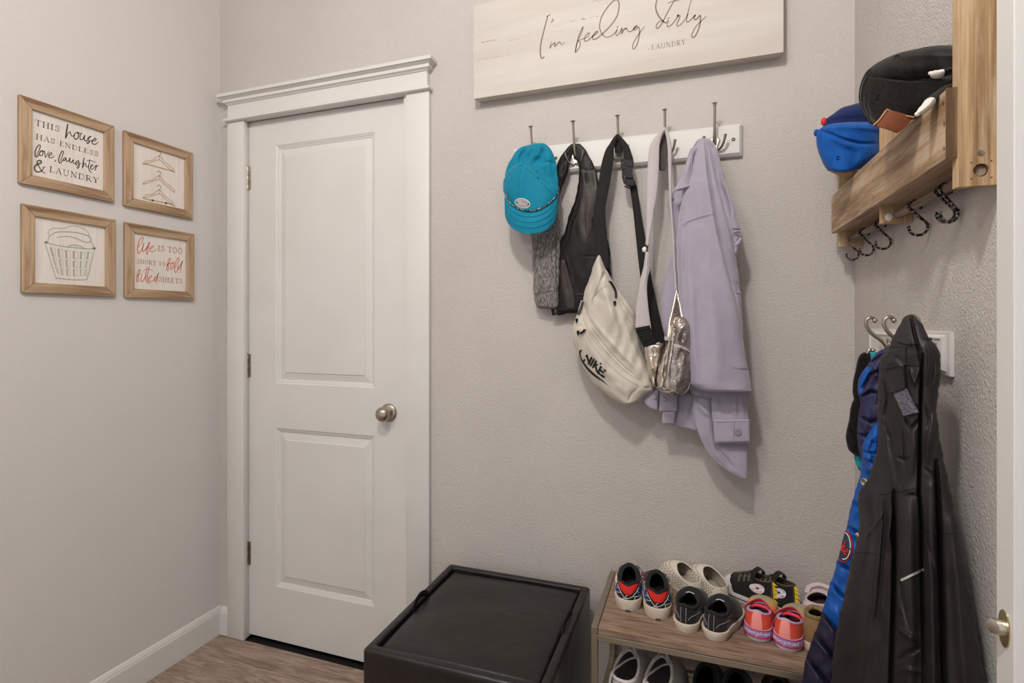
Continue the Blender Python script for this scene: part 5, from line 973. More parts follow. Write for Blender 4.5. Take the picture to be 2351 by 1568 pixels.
def tuft(pts, rad, tip, nm):
    P = cr([hc.plane.at(x, y, o) for x, y, o in pts], 5); n = len(P); k = int(n*tip); f = lambda i: np.interp(i/(n-1), [0, .15, .5, .85, 1], [.35, .85, 1, .8, .35])*rad
    R = [(f(i), f(i)*.7) for i in range(n)]
    G().tube(P[:k+1], R[:k+1], 12, flat=(0, 1, 0)).build(nm, M['wool'], hb, smooth=True); g = G(); g.tube(P[k:], [(a*1.02, b*1.02) for a, b in R[k:]], 12, flat=(0, 1, 0)); g.sphere(P[-1], (R[-1][0], R[-1][1], R[-1][0]), 6); g.build(nm+'_tip', M['felt_w'], hb, smooth=True)
tuft([(2186, 160, .062), (2166, 168, .066), (2150, 171, .066), (2136, 168, .064)], .0085, .42, 'ear')
tuft([(2186, 196, .066), (2160, 214, .076), (2136, 234, .088), (2124, 248, .096), (2106, 262, .1)], .0105, .55, 'flap')
ruled([hc.plane.at(x, y, .088) for x, y in cr([(2005, 287), (2018, 276), (2036, 251)], 5)], [hc.plane.at(x, y, .080) for x, y in cr([(2060, 305), (2078, 293), (2099, 269)], 5)], .0022, 8, .002).build('leather_patch', M['tan_l'], hb, smooth=True, auto=50)
G().tube([hc.plane.at(x, y, .0885) for x, y in cr([(2005, 287), (2018, 276), (2036, 251)], 5)]+[hc.plane.at(x, y, .083) for x, y in ((2060, 262), (2080, 266), (2099, 269))], .0011, 6).build('patch_edge', M['tan_e'], hb, smooth=True)
rb = empty('baseball_cap', 'royal blue cap resting at the far end of the shelf', 'cap', (.31, 1.38, 1.585))
pr = PY(1.38)
rc = Cloth([(280, 1950, 2018, .4), (283, 1915, 2024, .7), (288, 1895, 2024, .9), (296, 1882, 2023), (305, 1876, 2021), (318, 1873.5, 2020), (335, 1875, 2020), (350, 1879, 2019), (365, 1885, 2010), (378, 1891, 1992), (388, 1898, 1975), (394, 1912, 1960), (397, 1920, 1942)], pr, .045, .060, prof=.5, res=2,
           folds=[([(1884, 300), (1905, 308), (1940, 322), (1975, 330), (2015, 330)], 4, -.008), ([(1890, 296), (1930, 290), (1990, 296)], 7, .004), ([(1910, 315), (1935, 328), (1960, 340)], 8, .005), ([(1935, 340), (1965, 352), (1960, 372)], 12, -.005)], noise=.001, nscale=40)
rc.build('cap_crown', M['royal'], rb)
rc.seams('seam', M['royal'], rb, [[(1884, 297), (1900, 290), (1940, 288), (1990, 296), (2016, 298)], [(1884, 300), (1910, 294), (1960, 294), (2014, 304)]], .0007, .0003)
G().sphere(pr.at(1875, 305, .002), (.0062, .0062, .0085), 10).build('top_button', M['royal'], rb, smooth=True)
c = rc.at(1924.5, 362.5, .0004); P = [c+np.array([.0036*math.cos(a), -.0006, .0036*math.sin(a)]) for a in np.linspace(0, 2*math.pi, 12, endpoint=False)]; G().tube(P, .0009, 6, closed=True).build('eyelet', M['navyc'], rb, smooth=True)
ruled([pr.at(x, y, .012) for x, y in cr([(1899, 389), (1915, 395), (1925, 398), (1945, 394), (1962, 393)], 4)], [pr.at(x, y, .004) for x, y in cr([(1900, 391), (1916, 398), (1926, 402), (1946, 404), (1958, 402)], 4)], .002, 4).build('cap_band', M['embro'], rb, smooth=True)
nb = empty('baseball_cap', 'navy blue cap with red top button behind the royal blue cap', 'cap', (.30, 1.46, 1.59))
pn_ = PY(1.475)
nc = Cloth([(236, 1972, 1994, .4), (240, 1958, 2000, .6), (246, 1936, 2006, .8), (253, 1924, 2010), (262, 1912, 2012), (272, 1898, 2012), (280, 1892, 2012), (290, 1890, 2012), (320, 1892, 2010), (350, 1900, 2000), (380, 1920, 1980)], pn_, .030, .045, prof=.5, res=2.5, noise=.001, nscale=50, folds=[([(1900, 272), (1930, 264), (1990, 262)], 8, .004)])
nc.build('cap_crown', M['navyc'], nb); nc.seams('seam', M['navyc'], nb, [[(1898, 274), (1930, 264), (1980, 254)], [(1899, 278), (1932, 268), (1984, 259)]], .0007, .0003)
G().sphere(pn_.at(1892, 279.5, .004), (.0068, .0068, .0100), 10).build('top_button', M['redb'], nb, smooth=True)
# ================================================================ COAT RAIL AND COATS
cr_ = empty('coat_rail', 'short white moulded rail with scroll hooks low on the right wall', 'coat rack', (XR, 1.27, 1.160))
g = G(); z0, z1, ya, yb2 = 1.1610, 1.2345, 1.0475, 1.4640
prof = [(0, 0), (.0062, 0), (.0068, .003), (.0068, .010), (.0085, .013), (.0120, .0155), (.0128, .0185), (.0128, .0205), (.0105, .0220)]
rings = [[(XR-.0004-d, ya+o*.95, z0+o*.6), (XR-.0004-d, yb2-o*.95, z0+o*.6), (XR-.0004-d, yb2-o*.95, z1-o*.6), (XR-.0004-d, ya+o*.95, z1-o*.6)] for d, o in prof]
g.grid(rings, wrap=True); k = (len(prof)-1)*4; g.F += [(0, 1, 2, 3), (k, k+1, k+2, k+3)]; g.M += [0, 0]; g.build('rail_board', M['white'], cr_)
def scroll(y, up=True, low=True):
    b = G().lathe((XR-.0115, y, 1.198), (-1, 0, 0), [(0, .012), (.002, .012), (.0035, .009)], 20); b.add(*((lambda q: (q.V, q.F))(G().bbox((XR-.0145, y-.008, 1.168), (XR-.011, y+.008, 1.215), .001)))); h = b.build('coat_hook', M['nickel'], cr_, smooth=True)
    P = cr([(XR-.013, y, 1.192), (XR-.018, y, 1.203), (XR-.026, y, 1.212), (XR-.037, y, 1.221), (XR-.047, y, 1.232), (XR-.0525, y, 1.245), (XR-.0515, y, 1.2545), (XR-.0455, y, 1.2595), (XR-.0388, y, 1.2580), (XR-.0362, y, 1.2530)], 5)
    n = len(P); g = G(); g.tube(P, [np.interp(i/(n-1), [0, .5, .85, 1], [.0044, .0036, .0036, .0040]) for i in range(n)], 12); g.sphere(P[-1], .0050, 8); g.build('upper_prong', M['nickel'], h, smooth=True)
    P = cr([(XR-.013, y, 1.180), (XR-.022, y, 1.171), (XR-.035, y, 1.167), (XR-.046, y, 1.172), (XR-.050, y, 1.182), (XR-.046, y, 1.190), (XR-.040, y, 1.189)], 5)
    n = len(P); g = G(); g.tube(P, .0036, 12); g.sphere(P[-1], .0048, 8); g.build('lower_prong', M['nickel'], h, smooth=True)
for y in (1.320, 1.205, 1.092): scroll(y)
M['blackk'] = pmat('black_knit', srgb(20, 18, 18), .9, spec=.15, bump=(500, .0006), sheen=.2); M['teal'] = pmat('teal_cloth', srgb(0, 136, 146), .7)
M['navyp'] = pmat('navy_nylon', srgb(38, 36, 66), .5, spec=.4, bump=[(60, .0010), (240, .0004)], col2=srgb(48, 46, 84), cscale=60, cmix=(.3, .8)); M['bluep'] = pmat('blue_nylon', srgb(8, 78, 160), .42, spec=.45, bump=[(60, .0012), (220, .0004)], col2=srgb(10, 70, 145), cscale=40)
M['navyd'] = pmat('dark_navy_nylon', srgb(27, 25, 46), .5, spec=.4, bump=[(60, .0010), (240, .0004)])
M['rain'] = pmat('black_raincoat_nylon', srgb(40, 36, 36), .5, spec=.38, bump=[(30, .0009), (900, .0002)], col2=srgb(33, 30, 30), cscale=16)
M['velcro'] = pmat('grey_velcro', srgb(74, 70, 80), .95, bump=(420, .0016), col2=srgb(104, 99, 108), cscale=300, cmix=(.4, .6))
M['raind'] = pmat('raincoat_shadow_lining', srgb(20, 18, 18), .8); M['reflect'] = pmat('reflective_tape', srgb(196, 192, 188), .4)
j1 = empty('jacket', 'small black and teal jacket nearest the corner, behind the blue puffer', 'jacket', (.35, 1.33, .93))
pj = PY(1.325)
jk = Cloth([(809, 1982, 2012, .5), (814, 1975, 2020, .8), (825, 1969, 2022), (850, 1964, 2022), (878, 1958, 2022), (900, 1957, 2022), (915, 1960, 2022), (925, 1956, 2020), (940, 1952, 2020), (965, 1949, 2020), (985, 1944, 2016), (1003, 1941.5, 2012), (1020, 1944, 2008), (1032, 1948, 2004), (1040, 1956, 2000), (1047, 1966, 1996)], pj, .020, .012, res=2, noise=.001, nscale=24,
           folds=[([(1960, 905), (1974, 918), (1980, 930)], 3, -.006), ([(1950, 990), (1958, 1018), (1966, 1026)], 3, .004), ([(1952, 970), (1960, 1000), (1962, 1020)], 3, -.005), ([(1990, 815), (1986, 830), (1998, 850)], 4, -.006)])
jk.build('jacket_body', M['blackk'], j1)
Cloth([(808, 1997, 2012, .6), (815, 1998, 2014), (832, 2001, 2012), (845, 2005, 2010)], PY(1.302), .003, .003, res=2).build('teal_lining', M['teal'], j1)
Cloth([(1042, 1960, 1985), (1050, 1961, 1985), (1065, 1966, 1984), (1080, 1972, 1982)], PY(1.330), .010, .006, res=2).build('teal_lining', M['teal'], j1)
# blue puffer
pf = empty('puffer_jacket', 'blue and navy quilted puffer jacket with round patch beside the black raincoat', 'jacket', (.35, 1.205, .45))
pp = PV((.205, 1.205), (.360, 1.188))
q_up = [[(2028, 812), (2000, 832), (1975, 850)], [(2022, 850), (1998, 860), (1988, 880), (1978, 895)], [(2022, 905), (2000, 898), (1978, 912)], [(2018, 965), (1998, 968), (1976, 958)], [(2004, 1000), (1985, 1000), (1970, 998)]]
q_lo = [[(1950, 1148), (1975, 1165)], [(1938, 1205), (1975, 1228)], [(1915, 1288), (1960, 1312)], [(1902, 1333), (1945, 1380)], [(1880, 1400), (1930, 1455)], [(1866, 1450), (1920, 1516)], [(1844, 1500), (1910, 1580)]]
up = Cloth([(800, 2030, 2052, .5), (806, 2018, 2060, .8), (820, 2004, 2062), (843, 1988, 2062), (862, 1975, 2062), (878, 1970, 2062), (897, 1969, 2062), (925, 1975.5, 2062), (960, 1970, 2062), (997, 1968, 2060), (1025, 1970, 2056), (1042, 1974, 2050), (1062, 1980, 2045), (1080, 1986, 2040), (1094, 1992, 2034)], pp, .030, .020, res=2, prof=.5,
           folds=[(a, 3.4, -.014) for a in q_up]+[([(1992, 835), (2010, 845), (2016, 870)], 6, .006), ([(2008, 930), (2010, 960)], 10, .006)], noise=.002, nscale=14)
up.build('navy_yoke', [M['navyp'], M['bluep']], pf, mfn=lambda X, Y: ((X < 1976+(Y < 905)*(905-Y)*.42+(Y > 905)*-20) & (Y > 842) & (Y < 928)))
bi = Cloth([(972, 2008, 2022, .5), (985, 2000, 2026, .8), (1005, 1988, 2030), (1025, 1980, 2032), (1045, 1979, 2032), (1062, 1984, 2028), (1078, 1990, 2022), (1086, 1996, 2016, .7)], PV((.205, 1.172), (.360, 1.152)), .022, .008, res=2, prof=.5, folds=[([(1978, 1037), (2000, 1040), (2030, 1042)], 2.5, -.008), ([(1990, 1010), (2010, 1020)], 5, -.004), ([(1988, 1050), (2010, 1060)], 4, .004)], noise=.002, nscale=12)
bi.build('blue_sleeve', M['bluep'], pf)
lo = Cloth([(1050, 1980, 2030), (1076, 1976, 2034), (1090, 1974, 2036), (1110, 1969, 2038), (1135, 1961, 2040), (1155, 1955, 2040), (1180, 1950, 2040), (1206, 1944, 2040), (1240, 1935, 2040), (1262, 1929, 2040), (1290, 1922, 2040), (1331, 1909, 2040), (1372, 1897, 2036), (1416, 1884, 2032), (1458, 1869, 2026), (1501, 1853, 2020), (1540, 1845, 2015), (1600, 1836, 2010), (1680, 1826, 2000), (1745, 1820, 1990)], pp, .034, .022, res=2.6, prof=.5,
           folds=[(a, 3.6, -.017) for a in q_lo]+[([(1900, 1390), (1930, 1430)], 12, .005), ([(1880, 1440), (1915, 1490)], 12, .005)], noise=.0018, nscale=18, edge=.8)
lo.build('puffer_body', [M['bluep'], M['navyd']], pf, mfn=lambda X, Y: (Y-1405 > (X-1888)*1.25))
k = tex(lo, off=.0022); k.disk((1938, 1253), 19.5, 38, .03); k.build('patch_rim', M['redb'], pf)
def half(ink, cx, cy, rx, ry, a0=-88, a1=93):
    pass
k = tex(lo, off=.0032); k.disk((1937.5, 1253), 17.6, 35.5, .03); k.build('patch', pmat('patch_navy', srgb(34, 48, 70), .7), pf)
k = tex(lo, off=.0042)
for a in np.arange(-80, 100, 8.5):
    if abs(a-14) < 5: continue
    c, s_ = math.cos(math.radians(a)), math.sin(math.radians(a)); x, y = 1938+14.2*c, 1253+30.8*s_; t = (-14.2*s_, 30.8*c); tl_ = math.hypot(*t); t = (t[0]/tl_, t[1]/tl_)
    k.st([(x-t[0]*1.3, y-t[1]*1.3), (x+t[0]*1.3, y+t[1]*1.3)], 2.4, n=1)
k.build('patch_letters', M['whiteprint'], pf)
k = Ink(lambda x, y: lo.at(x, y, .0050), 1870, 1190, 11.2)
k.st([(700, 560), (690, 640), (655, 760), (665, 775), (700, 730)], 32).st([(790, 590), (760, 660), (690, 780), (690, 830)], 34).st([(700, 780), (760, 700), (795, 720), (740, 770), (700, 790), (730, 850), (770, 840)], 28).st([(760, 850), (840, 860), (850, 800), (800, 800), (760, 870), (770, 920), (825, 925)], 28).dot((722, 545), 18)
k.build('patch_script', M['redb'], pf)
# black raincoat
rn = empty('raincoat', 'long black hooded raincoat with grey velcro tab and reflective strip, frontmost coat', 'coat', (.35, 1.09, .45))
pq = PV((.385, .922), (.240, 1.120))
c1 = [(2118, 815), (2116.6, 842), (2115, 892), (2113, 960), (2112.5, 1029), (2110, 1128), (2116, 1200), (2116, 1309), (2119, 1400), (2121, 1488), (2122, 1600)]
body = Cloth([(722, 2089, 2094, .02), (724, 2083, 2099, .06), (729, 2076, 2104, .16), (735, 2071, 2109, .3), (745, 2065, 2117, .45), (771, 2052, 2131, .75), (790, 2043, 2146, .9), (802, 2038, 2154), (827, 2021, 2160), (850, 2018, 2160), (880, 2016, 2158), (906, 2015, 2154), (930, 2014, 2150), (960, 2014, 2152), (1000, 2016, 2157), (1020, 2015, 2160), (1060, 2006, 2168), (1088, 1996, 2174), (1110, 1984, 2179), (1122, 1977, 2182), (1133, 1971, 2184), (1150, 1968, 2187), (1178, 1973, 2193), (1200, 1972, 2198), (1229, 1969, 2203), (1246, 1965, 2205), (1292, 1953, 2214), (1340, 1944, 2223), (1388, 1933, 2233), (1440, 1923, 2241), (1501, 1913, 2251), (1568, 1908, 2262), (1650, 1900, 2272), (1745, 1893, 2282)], pq, .034, .040, res=2.4, prof=.42,
    folds=[(c1, 3.0, -.020), ([(2053, 1130), (2053, 1200), (2054, 1279), (2052, 1398), (2046, 1568), (2040, 1700)], 4.5, -.026), ([(2150, 1060), (2153, 1130), (2158, 1249), (2164, 1398), (2168, 1568), (2172, 1700)], 5, -.024),
           ([(2085, 1130), (2086, 1280), (2090, 1420), (2086, 1600)], 20, .020), ([(2136, 1120), (2138, 1280), (2142, 1500), (2146, 1700)], 11, .012), ([(2020, 1150), (2010, 1300), (1992, 1450), (1980, 1650)], 18, .010), ([(2190, 1200), (2204, 1400), (2222, 1650)], 14, .010),
           ([(2030, 1140), (2032, 1200), (2024, 1300), (2014, 1420)], 4, -.005), ([(1998, 1130), (2002, 1200), (1985, 1320)], 5, -.005), ([(2052, 1150), (2040, 1230), (2050, 1280)], 4, .006),
           ([(2092, 728), (2098, 760), (2106, 790), (2114, 830)], 3, -.012), ([(2128, 785), (2132, 810), (2132, 840), (2128, 880)], 3.5, .005), ([(2140, 800), (2146, 840), (2142, 880)], 3, -.004), ([(2150, 930), (2140, 980), (2128, 1030)], 5, .005), ([(2124, 930), (2134, 960), (2130, 990)], 3, -.004), ([(2136, 778), (2150, 810), (2154, 850)], 5, -.006), 
           ([(2040, 815), (2062, 822), (2075, 836)], 3, -.005), ([(2030, 840), (2050, 828), (2072, 845)], 5, .004), ([(2060, 790), (2080, 792), (2112, 796)], 2, -.004), ([(2078, 800), (2096, 802), (2116, 800)], 8, -.006),
           ([(2032, 870), (2036, 920), (2030, 960)], 3.5, -.007), ([(2022, 930), (2030, 1000), (2040, 1060), (2052, 1120)], 7, .006), ([(2020, 955), (2034, 985), (2046, 1010)], 3, -.004), ([(2078, 960), (2090, 985), (2112, 965)], 4, -.007), ([(2084, 900), (2096, 930), (2110, 940)], 4, -.005), ([(2094, 965), (2098, 1020), (2088, 1100)], 10, .006),
           ([(2090, 850), (2100, 880), (2108, 850)], 4, .006), ([(2060, 1050), (2076, 1056), (2090, 1050)], 3, -.004), ([(2136, 960), (2132, 1010), (2128, 1060)], 7, .007), ([(2122, 1075), (2140, 1088), (2148, 1100)], 3, -.004), ([(2070, 985), (2076, 1030), (2078, 1080)], 3, -.004),
           ([(2064, 1330), (2072, 1380), (2088, 1450)], 4, -.008), ([(2060, 1440), (2080, 1456), (2100, 1470)], 5, .008), ([(2060, 1520), (2080, 1500), (2108, 1490)], 5, -.008), ([(2056, 1545), (2080, 1535), (2112, 1545)], 5, .006), ([(2080, 1140), (2094, 1136), (2110, 1142)], 3, -.004), ([(2132, 1250), (2140, 1290), (2146, 1310)], 4, -.004), ([(1990, 1230), (2010, 1205), (2025, 1180)], 4, .004)],
    noise=.0007, nscale=34, edge=1.0)
body.build('raincoat_body', M['rain'], rn)
body.seams('seam', M['raind'], rn, [[(2042, 798), (2060, 796), (2080, 797), (2112, 796)], [(2018, 1136), (2040, 1132), (2052, 1128), (2072, 1128), (2108, 1118)], [(1968, 1268), (2000, 1270), (2030, 1280), (2048, 1290)], [(2124, 1218), (2140, 1222), (2156, 1228)], [(2160, 1225), (2180, 1224), (2200, 1222)], [(2036, 985), (2046, 1020), (2056, 1060), (2068, 1100), (2074, 1128)]], .0008, .0)
body.seams('hood_fold', M['rain'], rn, [[(2114, 773), (2122, 776), (2130, 779), (2137, 778)], [(2062, 780), (2075, 786), (2092, 790)]], .0026, -.0006)
def patchq(name, mat, cl, P4, n=10, th=.003, off=.003, rim=None):
    a, b, c, d = [np.array(p, float) for p in P4]; A_ = []
    for i in range(n+1):
        t = i/n; r = []
        for j_ in range(n+1):
            u = j_/n; q = (a*(1-u)+b*u)*(1-t)+(d*(1-u)+c*u)*t; r.append(cl.at(q[0], q[1], off))
        A_.append(r)
    A_ = np.array(A_); nn = cl.plane.n; B_ = A_-nn*th; g = G(); loop = np.concatenate([A_, B_[::-1]], 0); g.grid(loop.transpose(1, 0, 2), wrap=True); kk = len(loop); g.F += [tuple(range(kk)), tuple((n)*kk+i for i in range(kk))]; g.M += [0, 0]
    return g.build(name, mat, rn, smooth=True, auto=50)
patchq('velcro_tab', M['velcro'], body, [(2050, 901), (2079.6, 892), (2107, 947), (2074, 955)], th=.003, off=.005)
patchq('storm_flap', M['rain'], body, [(2027, 858), (2074, 838), (2079, 891), (2041, 904)], th=.003, off=.0060)
patchq('storm_flap', M['rain'], body, [(2044, 800), (2078, 797), (2079, 838), (2032, 848)], th=.003, off=.0035)
body.seams('stitch_line', M['raind'], rn, [[(2022, 865), (2030, 880), (2042, 901), (2060, 897), (2077, 889), (2075, 865), (2072, 842)]], .0008, .0065, 3)
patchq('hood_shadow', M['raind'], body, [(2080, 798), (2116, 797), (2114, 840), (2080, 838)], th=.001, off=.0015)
patchq('reflective_strip', M['reflect'], body, [(2066, 1330), (2119, 1305), (2120.5, 1310), (2070, 1335)], th=.001, off=.0018)
c = body.at(1985.5, 1107, .002); nn = pq.n; G().lathe(c, nn, [(0, .0075), (.002, .0072), (.003, .0055), (.0022, .0036), (.001, .0034)], 22).build('snap', M['nickel'], rn, smooth=True)
c = body.at(1969, 1228, .003); G().lathe(c, nn, [(0, .0042), (.002, .0036), (.003, .002)], 16).build('snap', M['nickel_l'], rn, smooth=True)
# ================================================================ SHOES
def smat(n, c, r=.7, **k): M[n] = pmat(n, c, r, **k); return M[n]
smat('sole_white', srgb(212, 202, 188), .55, col2=srgb(196, 180, 160), cscale=40, bump=(120, .0004)); smat('sole_fresh', srgb(214, 206, 206), .5); smat('upper_black', srgb(24, 22, 23), .85, bump=(900, .0004), sheen=.2)
smat('lining_dark', srgb(30, 26, 27), .9, bump=(500, .0004)); smat('insole_dark', srgb(16, 14, 15), .95); smat('bright_red', srgb(206, 34, 28), .65); smat('bold_blue', srgb(24, 62, 128), .7); smat('line_white', srgb(222, 218, 212), .7)
smat('clog_cream', srgb(212, 203, 188), .6, spec=.3, bump=(300, .0003)); smat('clog_inside', srgb(176, 162, 146), .8); smat('hole_dark', srgb(70, 60, 52), .9); smat('olive', srgb(84, 76, 62), .85, bump=(800, .0004)); smat('yellow', srgb(224, 188, 36), .7, bump=(500, .0004))
smat('canvas_black', srgb(22, 20, 19), .92, bump=(1100, .0005), sheen=.2); smat('rubber_white', srgb(216, 210, 212), .4); smat('black_line', srgb(26, 24, 26), .6); smat('patch_white', srgb(222, 214, 216), .6)
smat('lavender', srgb(184, 168, 200), .8, bump=(700, .0004)); smat('coral_strap', srgb(226, 92, 96), .75, bump=(800, .0004)); smat('pink_panel', srgb(238, 148, 140), .8, bump=(900, .0005)); smat('magenta', srgb(178, 24, 88), .5); smat('violet_band', srgb(164, 128, 190), .55); smat('hotpink', srgb(232, 62, 84), .8)
smat('sky_lilac', srgb(196, 180, 190), .6); smat('clog_lilac', srgb(206, 188, 192), .5, spec=.35); smat('plum', srgb(84, 52, 62), .8); smat('suede', srgb(140, 108, 72), .95, bump=[(600, .0005), (30, .001)], col2=srgb(118, 88, 58), cscale=22, sheen=.3); smat('sherpa', srgb(158, 134, 88), 1, bump=[(260, .003), (700, .001)], col2=srgb(118, 96, 58), cscale=200)
smat('white_leather', srgb(216, 208, 204), .5, spec=.4, bump=(60, .0006)); smat('white_lining', srgb(170, 158, 160), .9, bump=(600, .0004)); smat('lace_white', srgb(196, 186, 184), .85, bump=(900, .0005))
# the tie-dyed pink cloth: red at the heel, orange low down, green and lilac towards the toe
mt = bpy.data.materials.new('tie_dye_cloth'); mt.use_nodes = True; nt = mt.node_tree; N = nt.nodes; L_ = nt.links; b = N['Principled BSDF']; b.inputs['Roughness'].default_value = .8
tc = N.new('ShaderNodeTexCoord'); sx = N.new('ShaderNodeSeparateXYZ'); L_.new(tc.outputs['Object'], sx.inputs[0]); nz = N.new('ShaderNodeTexNoise'); nz.inputs['Scale'].default_value = 30; L_.new(tc.outputs['Object'], nz.inputs['Vector'])
def mad(o, a, b_): q = N.new('ShaderNodeMath'); q.operation = 'MULTIPLY_ADD'; L_.new(o, q.inputs[0]); q.inputs[1].default_value = a; q.inputs[2].default_value = b_; return q.outputs[0]
def add2(a, b_): q = N.new('ShaderNodeMath'); q.operation = 'ADD'; L_.new(a, q.inputs[0]); L_.new(b_, q.inputs[1]); return q.outputs[0]
rx = N.new('ShaderNodeValToRGB'); L_.new(add2(mad(sx.outputs[0], 5.5, -.12), mad(nz.outputs['Fac'], .3, -.15)), rx.inputs[0]); e = rx.color_ramp.elements
e[0].position = 0; e[0].color = srgb(212, 44, 50); e[1].position = 1; e[1].color = srgb(176, 164, 186)
for p, c in ((.18, (224, 74, 56)), (.34, (214, 142, 72)), (.46, (164, 168, 116)), (.62, (132, 160, 146)), (.8, (160, 160, 170))): x = e.new(p); x.color = srgb(*c)
rz_ = N.new('ShaderNodeValToRGB'); L_.new(add2(mad(sx.outputs[2], 22, -.45), mad(nz.outputs['Fac'], .5, -.25)), rz_.inputs[0]); rz_.color_ramp.elements[0].color = (1, 1, 1, 1); rz_.color_ramp.elements[1].color = (0, 0, 0, 1)
mx = N.new('ShaderNodeMixRGB'); L_.new(mad(rz_.outputs[0], .5, 0), mx.inputs[0]); L_.new(rx.outputs[0], mx.inputs[1]); mx.inputs[2].default_value = srgb(230, 128, 74); L_.new(mx.outputs[0], b.inputs['Base Color'])
n2 = N.new('ShaderNodeTexNoise'); n2.inputs['Scale'].default_value = 900; L_.new(tc.outputs['Object'], n2.inputs['Vector']); bp = N.new('ShaderNodeBump'); bp.inputs['Distance'].default_value = .0005; L_.new(n2.outputs['Fac'], bp.inputs['Height']); L_.new(bp.outputs[0], b.inputs['Normal'])
M['tiedye'] = mt
class Shoe:
    def __init__(s, name, label, loc, ang, L=.17, W=.068, sole=.024, heel=.070, side=.050, throat=.072, toe=.042, xo=(.05, .52), wo=.55, msole='sole_white', mup='upper_black', mlin='lining_dark', mins='insole_dark', cat='shoe', group='shoes on top of the bench',
                 flare=1.06, rim=.0022, mrim=None, dip=0, toespring=.006, hw=.76, heelslope=0, rimbump=0, thick=.0028):
        s.L, s.W, s.sh, s.heel, s.side, s.throat, s.toe, s.xo, s.wo, s.flare, s.dip, s.ts, s.hw, s.hs = L, W, sole, heel, side, throat, toe, xo, wo, flare, dip, toespring, hw, heelslope
        s.root = empty(name, label, cat, (loc[0], loc[1], loc[2]+.0006), group, math.radians(ang))
        n = 72; s.n = n; ph = np.linspace(0, 360, n, endpoint=False)
        # sole
        R = []
        for fz, k, zz in ((0, .90, 0), (0, .97, .0), (.22, 1.0, 1), (.75, flare*.99, 1), (.97, flare*.975, 1), (1.0, flare*.93, 1)):
            R.append([s.solep(p, fz if zz else 0, k) for p in ph])
        g = G(); g.grid(R, wrap=True); g.F += [tuple(range(n))[::-1], tuple((len(R)-1)*n+i for i in range(n))]; g.M += [0, 0]
        s.o_sole = g.build('sole', M[msole], s.root, smooth=True, auto=50, local=True)
        vv = np.linspace(0, 1, 13); g = G(); O_ = np.array([[s.up(p, v) for p in ph] for v in vv]); I_ = np.array([[s.up(p, v, -thick) for p in ph] for v in vv[::-1][:10]])
        g.grid(np.concatenate([O_, I_[:1]*.5+O_[-1:]*.5+np.array([0, 0, .0012])], 0), wrap=True)
        s.o_up = g.build('upper', M[mup], s.root, smooth=True, auto=70, local=True)
        g = G(); top = I_[:1]*.5+O_[-1:]*.5+np.array([0, 0, .0012]); g.grid(np.concatenate([top, I_], 0), wrap=True); s.build(g, 'lining', mlin)
        g = G(); ins = [s.up(p, .06, -.004) for p in ph]; ins = [(x, y, s.sh+.004+s.spring(x)) for x, y, z in ins]; g.add(ins, [tuple(range(n))]); s.build(g, 'insole', mins)
        if mrim:
            g = G(); P = [s.up(p, 1.0, -thick*.5) for p in ph]; g.tube(P, rim, 8, closed=True); s.build(g, 'collar', mrim)
    def build(s, g, name, mat, parent=None): return g.build(name, M[mat] if isinstance(mat, str) else mat, parent or s.root, smooth=True, auto=50, local=True)
    def spring(s, x): t = max(0, (x/s.L-.72)/.28); return s.ts*t*t
    def hwf(s, t):
        if t < .2: f = s.hw*max(0, 1-((.2-t)/.2)**2)**.5
        elif t < .7: u = (t-.2)/.5; f = s.hw+(1-s.hw)*(.5-.5*math.cos(math.pi*u))-.05*math.sin(math.pi*min(1, u*1.3))*(u < .77)
        else: f = max(0, 1-((t-.7)/.3)**2.3)**.5
        return f*s.W/2
    def outl(s, p):
        a = math.radians(p % 360); t = (1-math.cos(a))/2; return s.L*t, s.hwf(t)*(1 if (p % 360) < 180 else -1)
    def solep(s, p, fz, k=1.0):
        x, y = s.outl(p); cx = s.L*.5; x = cx+(x-cx)*(1+(k-1)*.5); y = y*k; return (x, y, s.sh*fz+s.spring(x))
    def up(s, p, v, off=0):
        a = math.radians(p % 360); bx, by = s.outl(p); t = (1-math.cos(a))/2; sg = 1 if (p % 360) < 180 else -1
        x0, x1 = s.xo[0]*s.L, s.xo[1]*s.L; ox = x0+(x1-x0)*t; oy = s.wo*s.W/2*(abs(math.sin(a))**.8)*sg*(1.0-.12*t)
        hz = s.heel*(1-t)**2*((1-t) > 0)+s.side*2*t*(1-t)+s.throat*t*t
        hz += -s.dip*math.exp(-((p % 360 if p % 360 < 180 else p % 360-360)/16)**2)
        B = np.array([bx*1.0, by*.985, s.sh*.96+s.spring(bx)]); O = np.array([ox, oy, max(hz, s.sh+.012)])
        w = min(1, max(0, (t-.42)/.4)); w = w*w*(3-2*w); cz = (s.sh+(O[2]-s.sh)*.62)*(1-w)+(s.toe*1.18)*w
        C = np.array([bx+(-s.hs if t < .5 else 0)*(1-t)-.004*w, by*(1.0+.02*(1-w)), cz]); 
        q = (1-v)**2*B+2*v*(1-v)*C+v*v*O
        if off:
            cen = np.array([ox*.6+bx*.4, 0, s.sh+.01]); d = q-np.array([min(max(q[0], s.L*.25), s.L*.7), 0, s.sh+.005]); d /= np.linalg.norm(d); q = q+d*off
        return tuple(q)
    def ink(s, off=.0008, sole=False):
        if sole: return Ink(lambda p, v: s.solep(p, v, s.flare*.985+.012))
        return Ink(lambda p, v: s.up(p, v, off))
    def put(s, ink, name, mat, label=None): o = mk(name, ink.g.V, ink.g.F, M[mat], s.root, local=True); return o
    def line(s, name, mat, pts, r=.0006, off=.0006, parent=None):
        Q = cr(pts, 5); g = G(); g.tube([s.up(p, v, off) for p, v in Q], r, 6); return s.build(g, name, mat, parent)
def bl(p0, p1, n=8): return [tuple(np.array(p0)*(1-t)+np.array(p1)*t) for t in np.linspace(0, 1, n)]
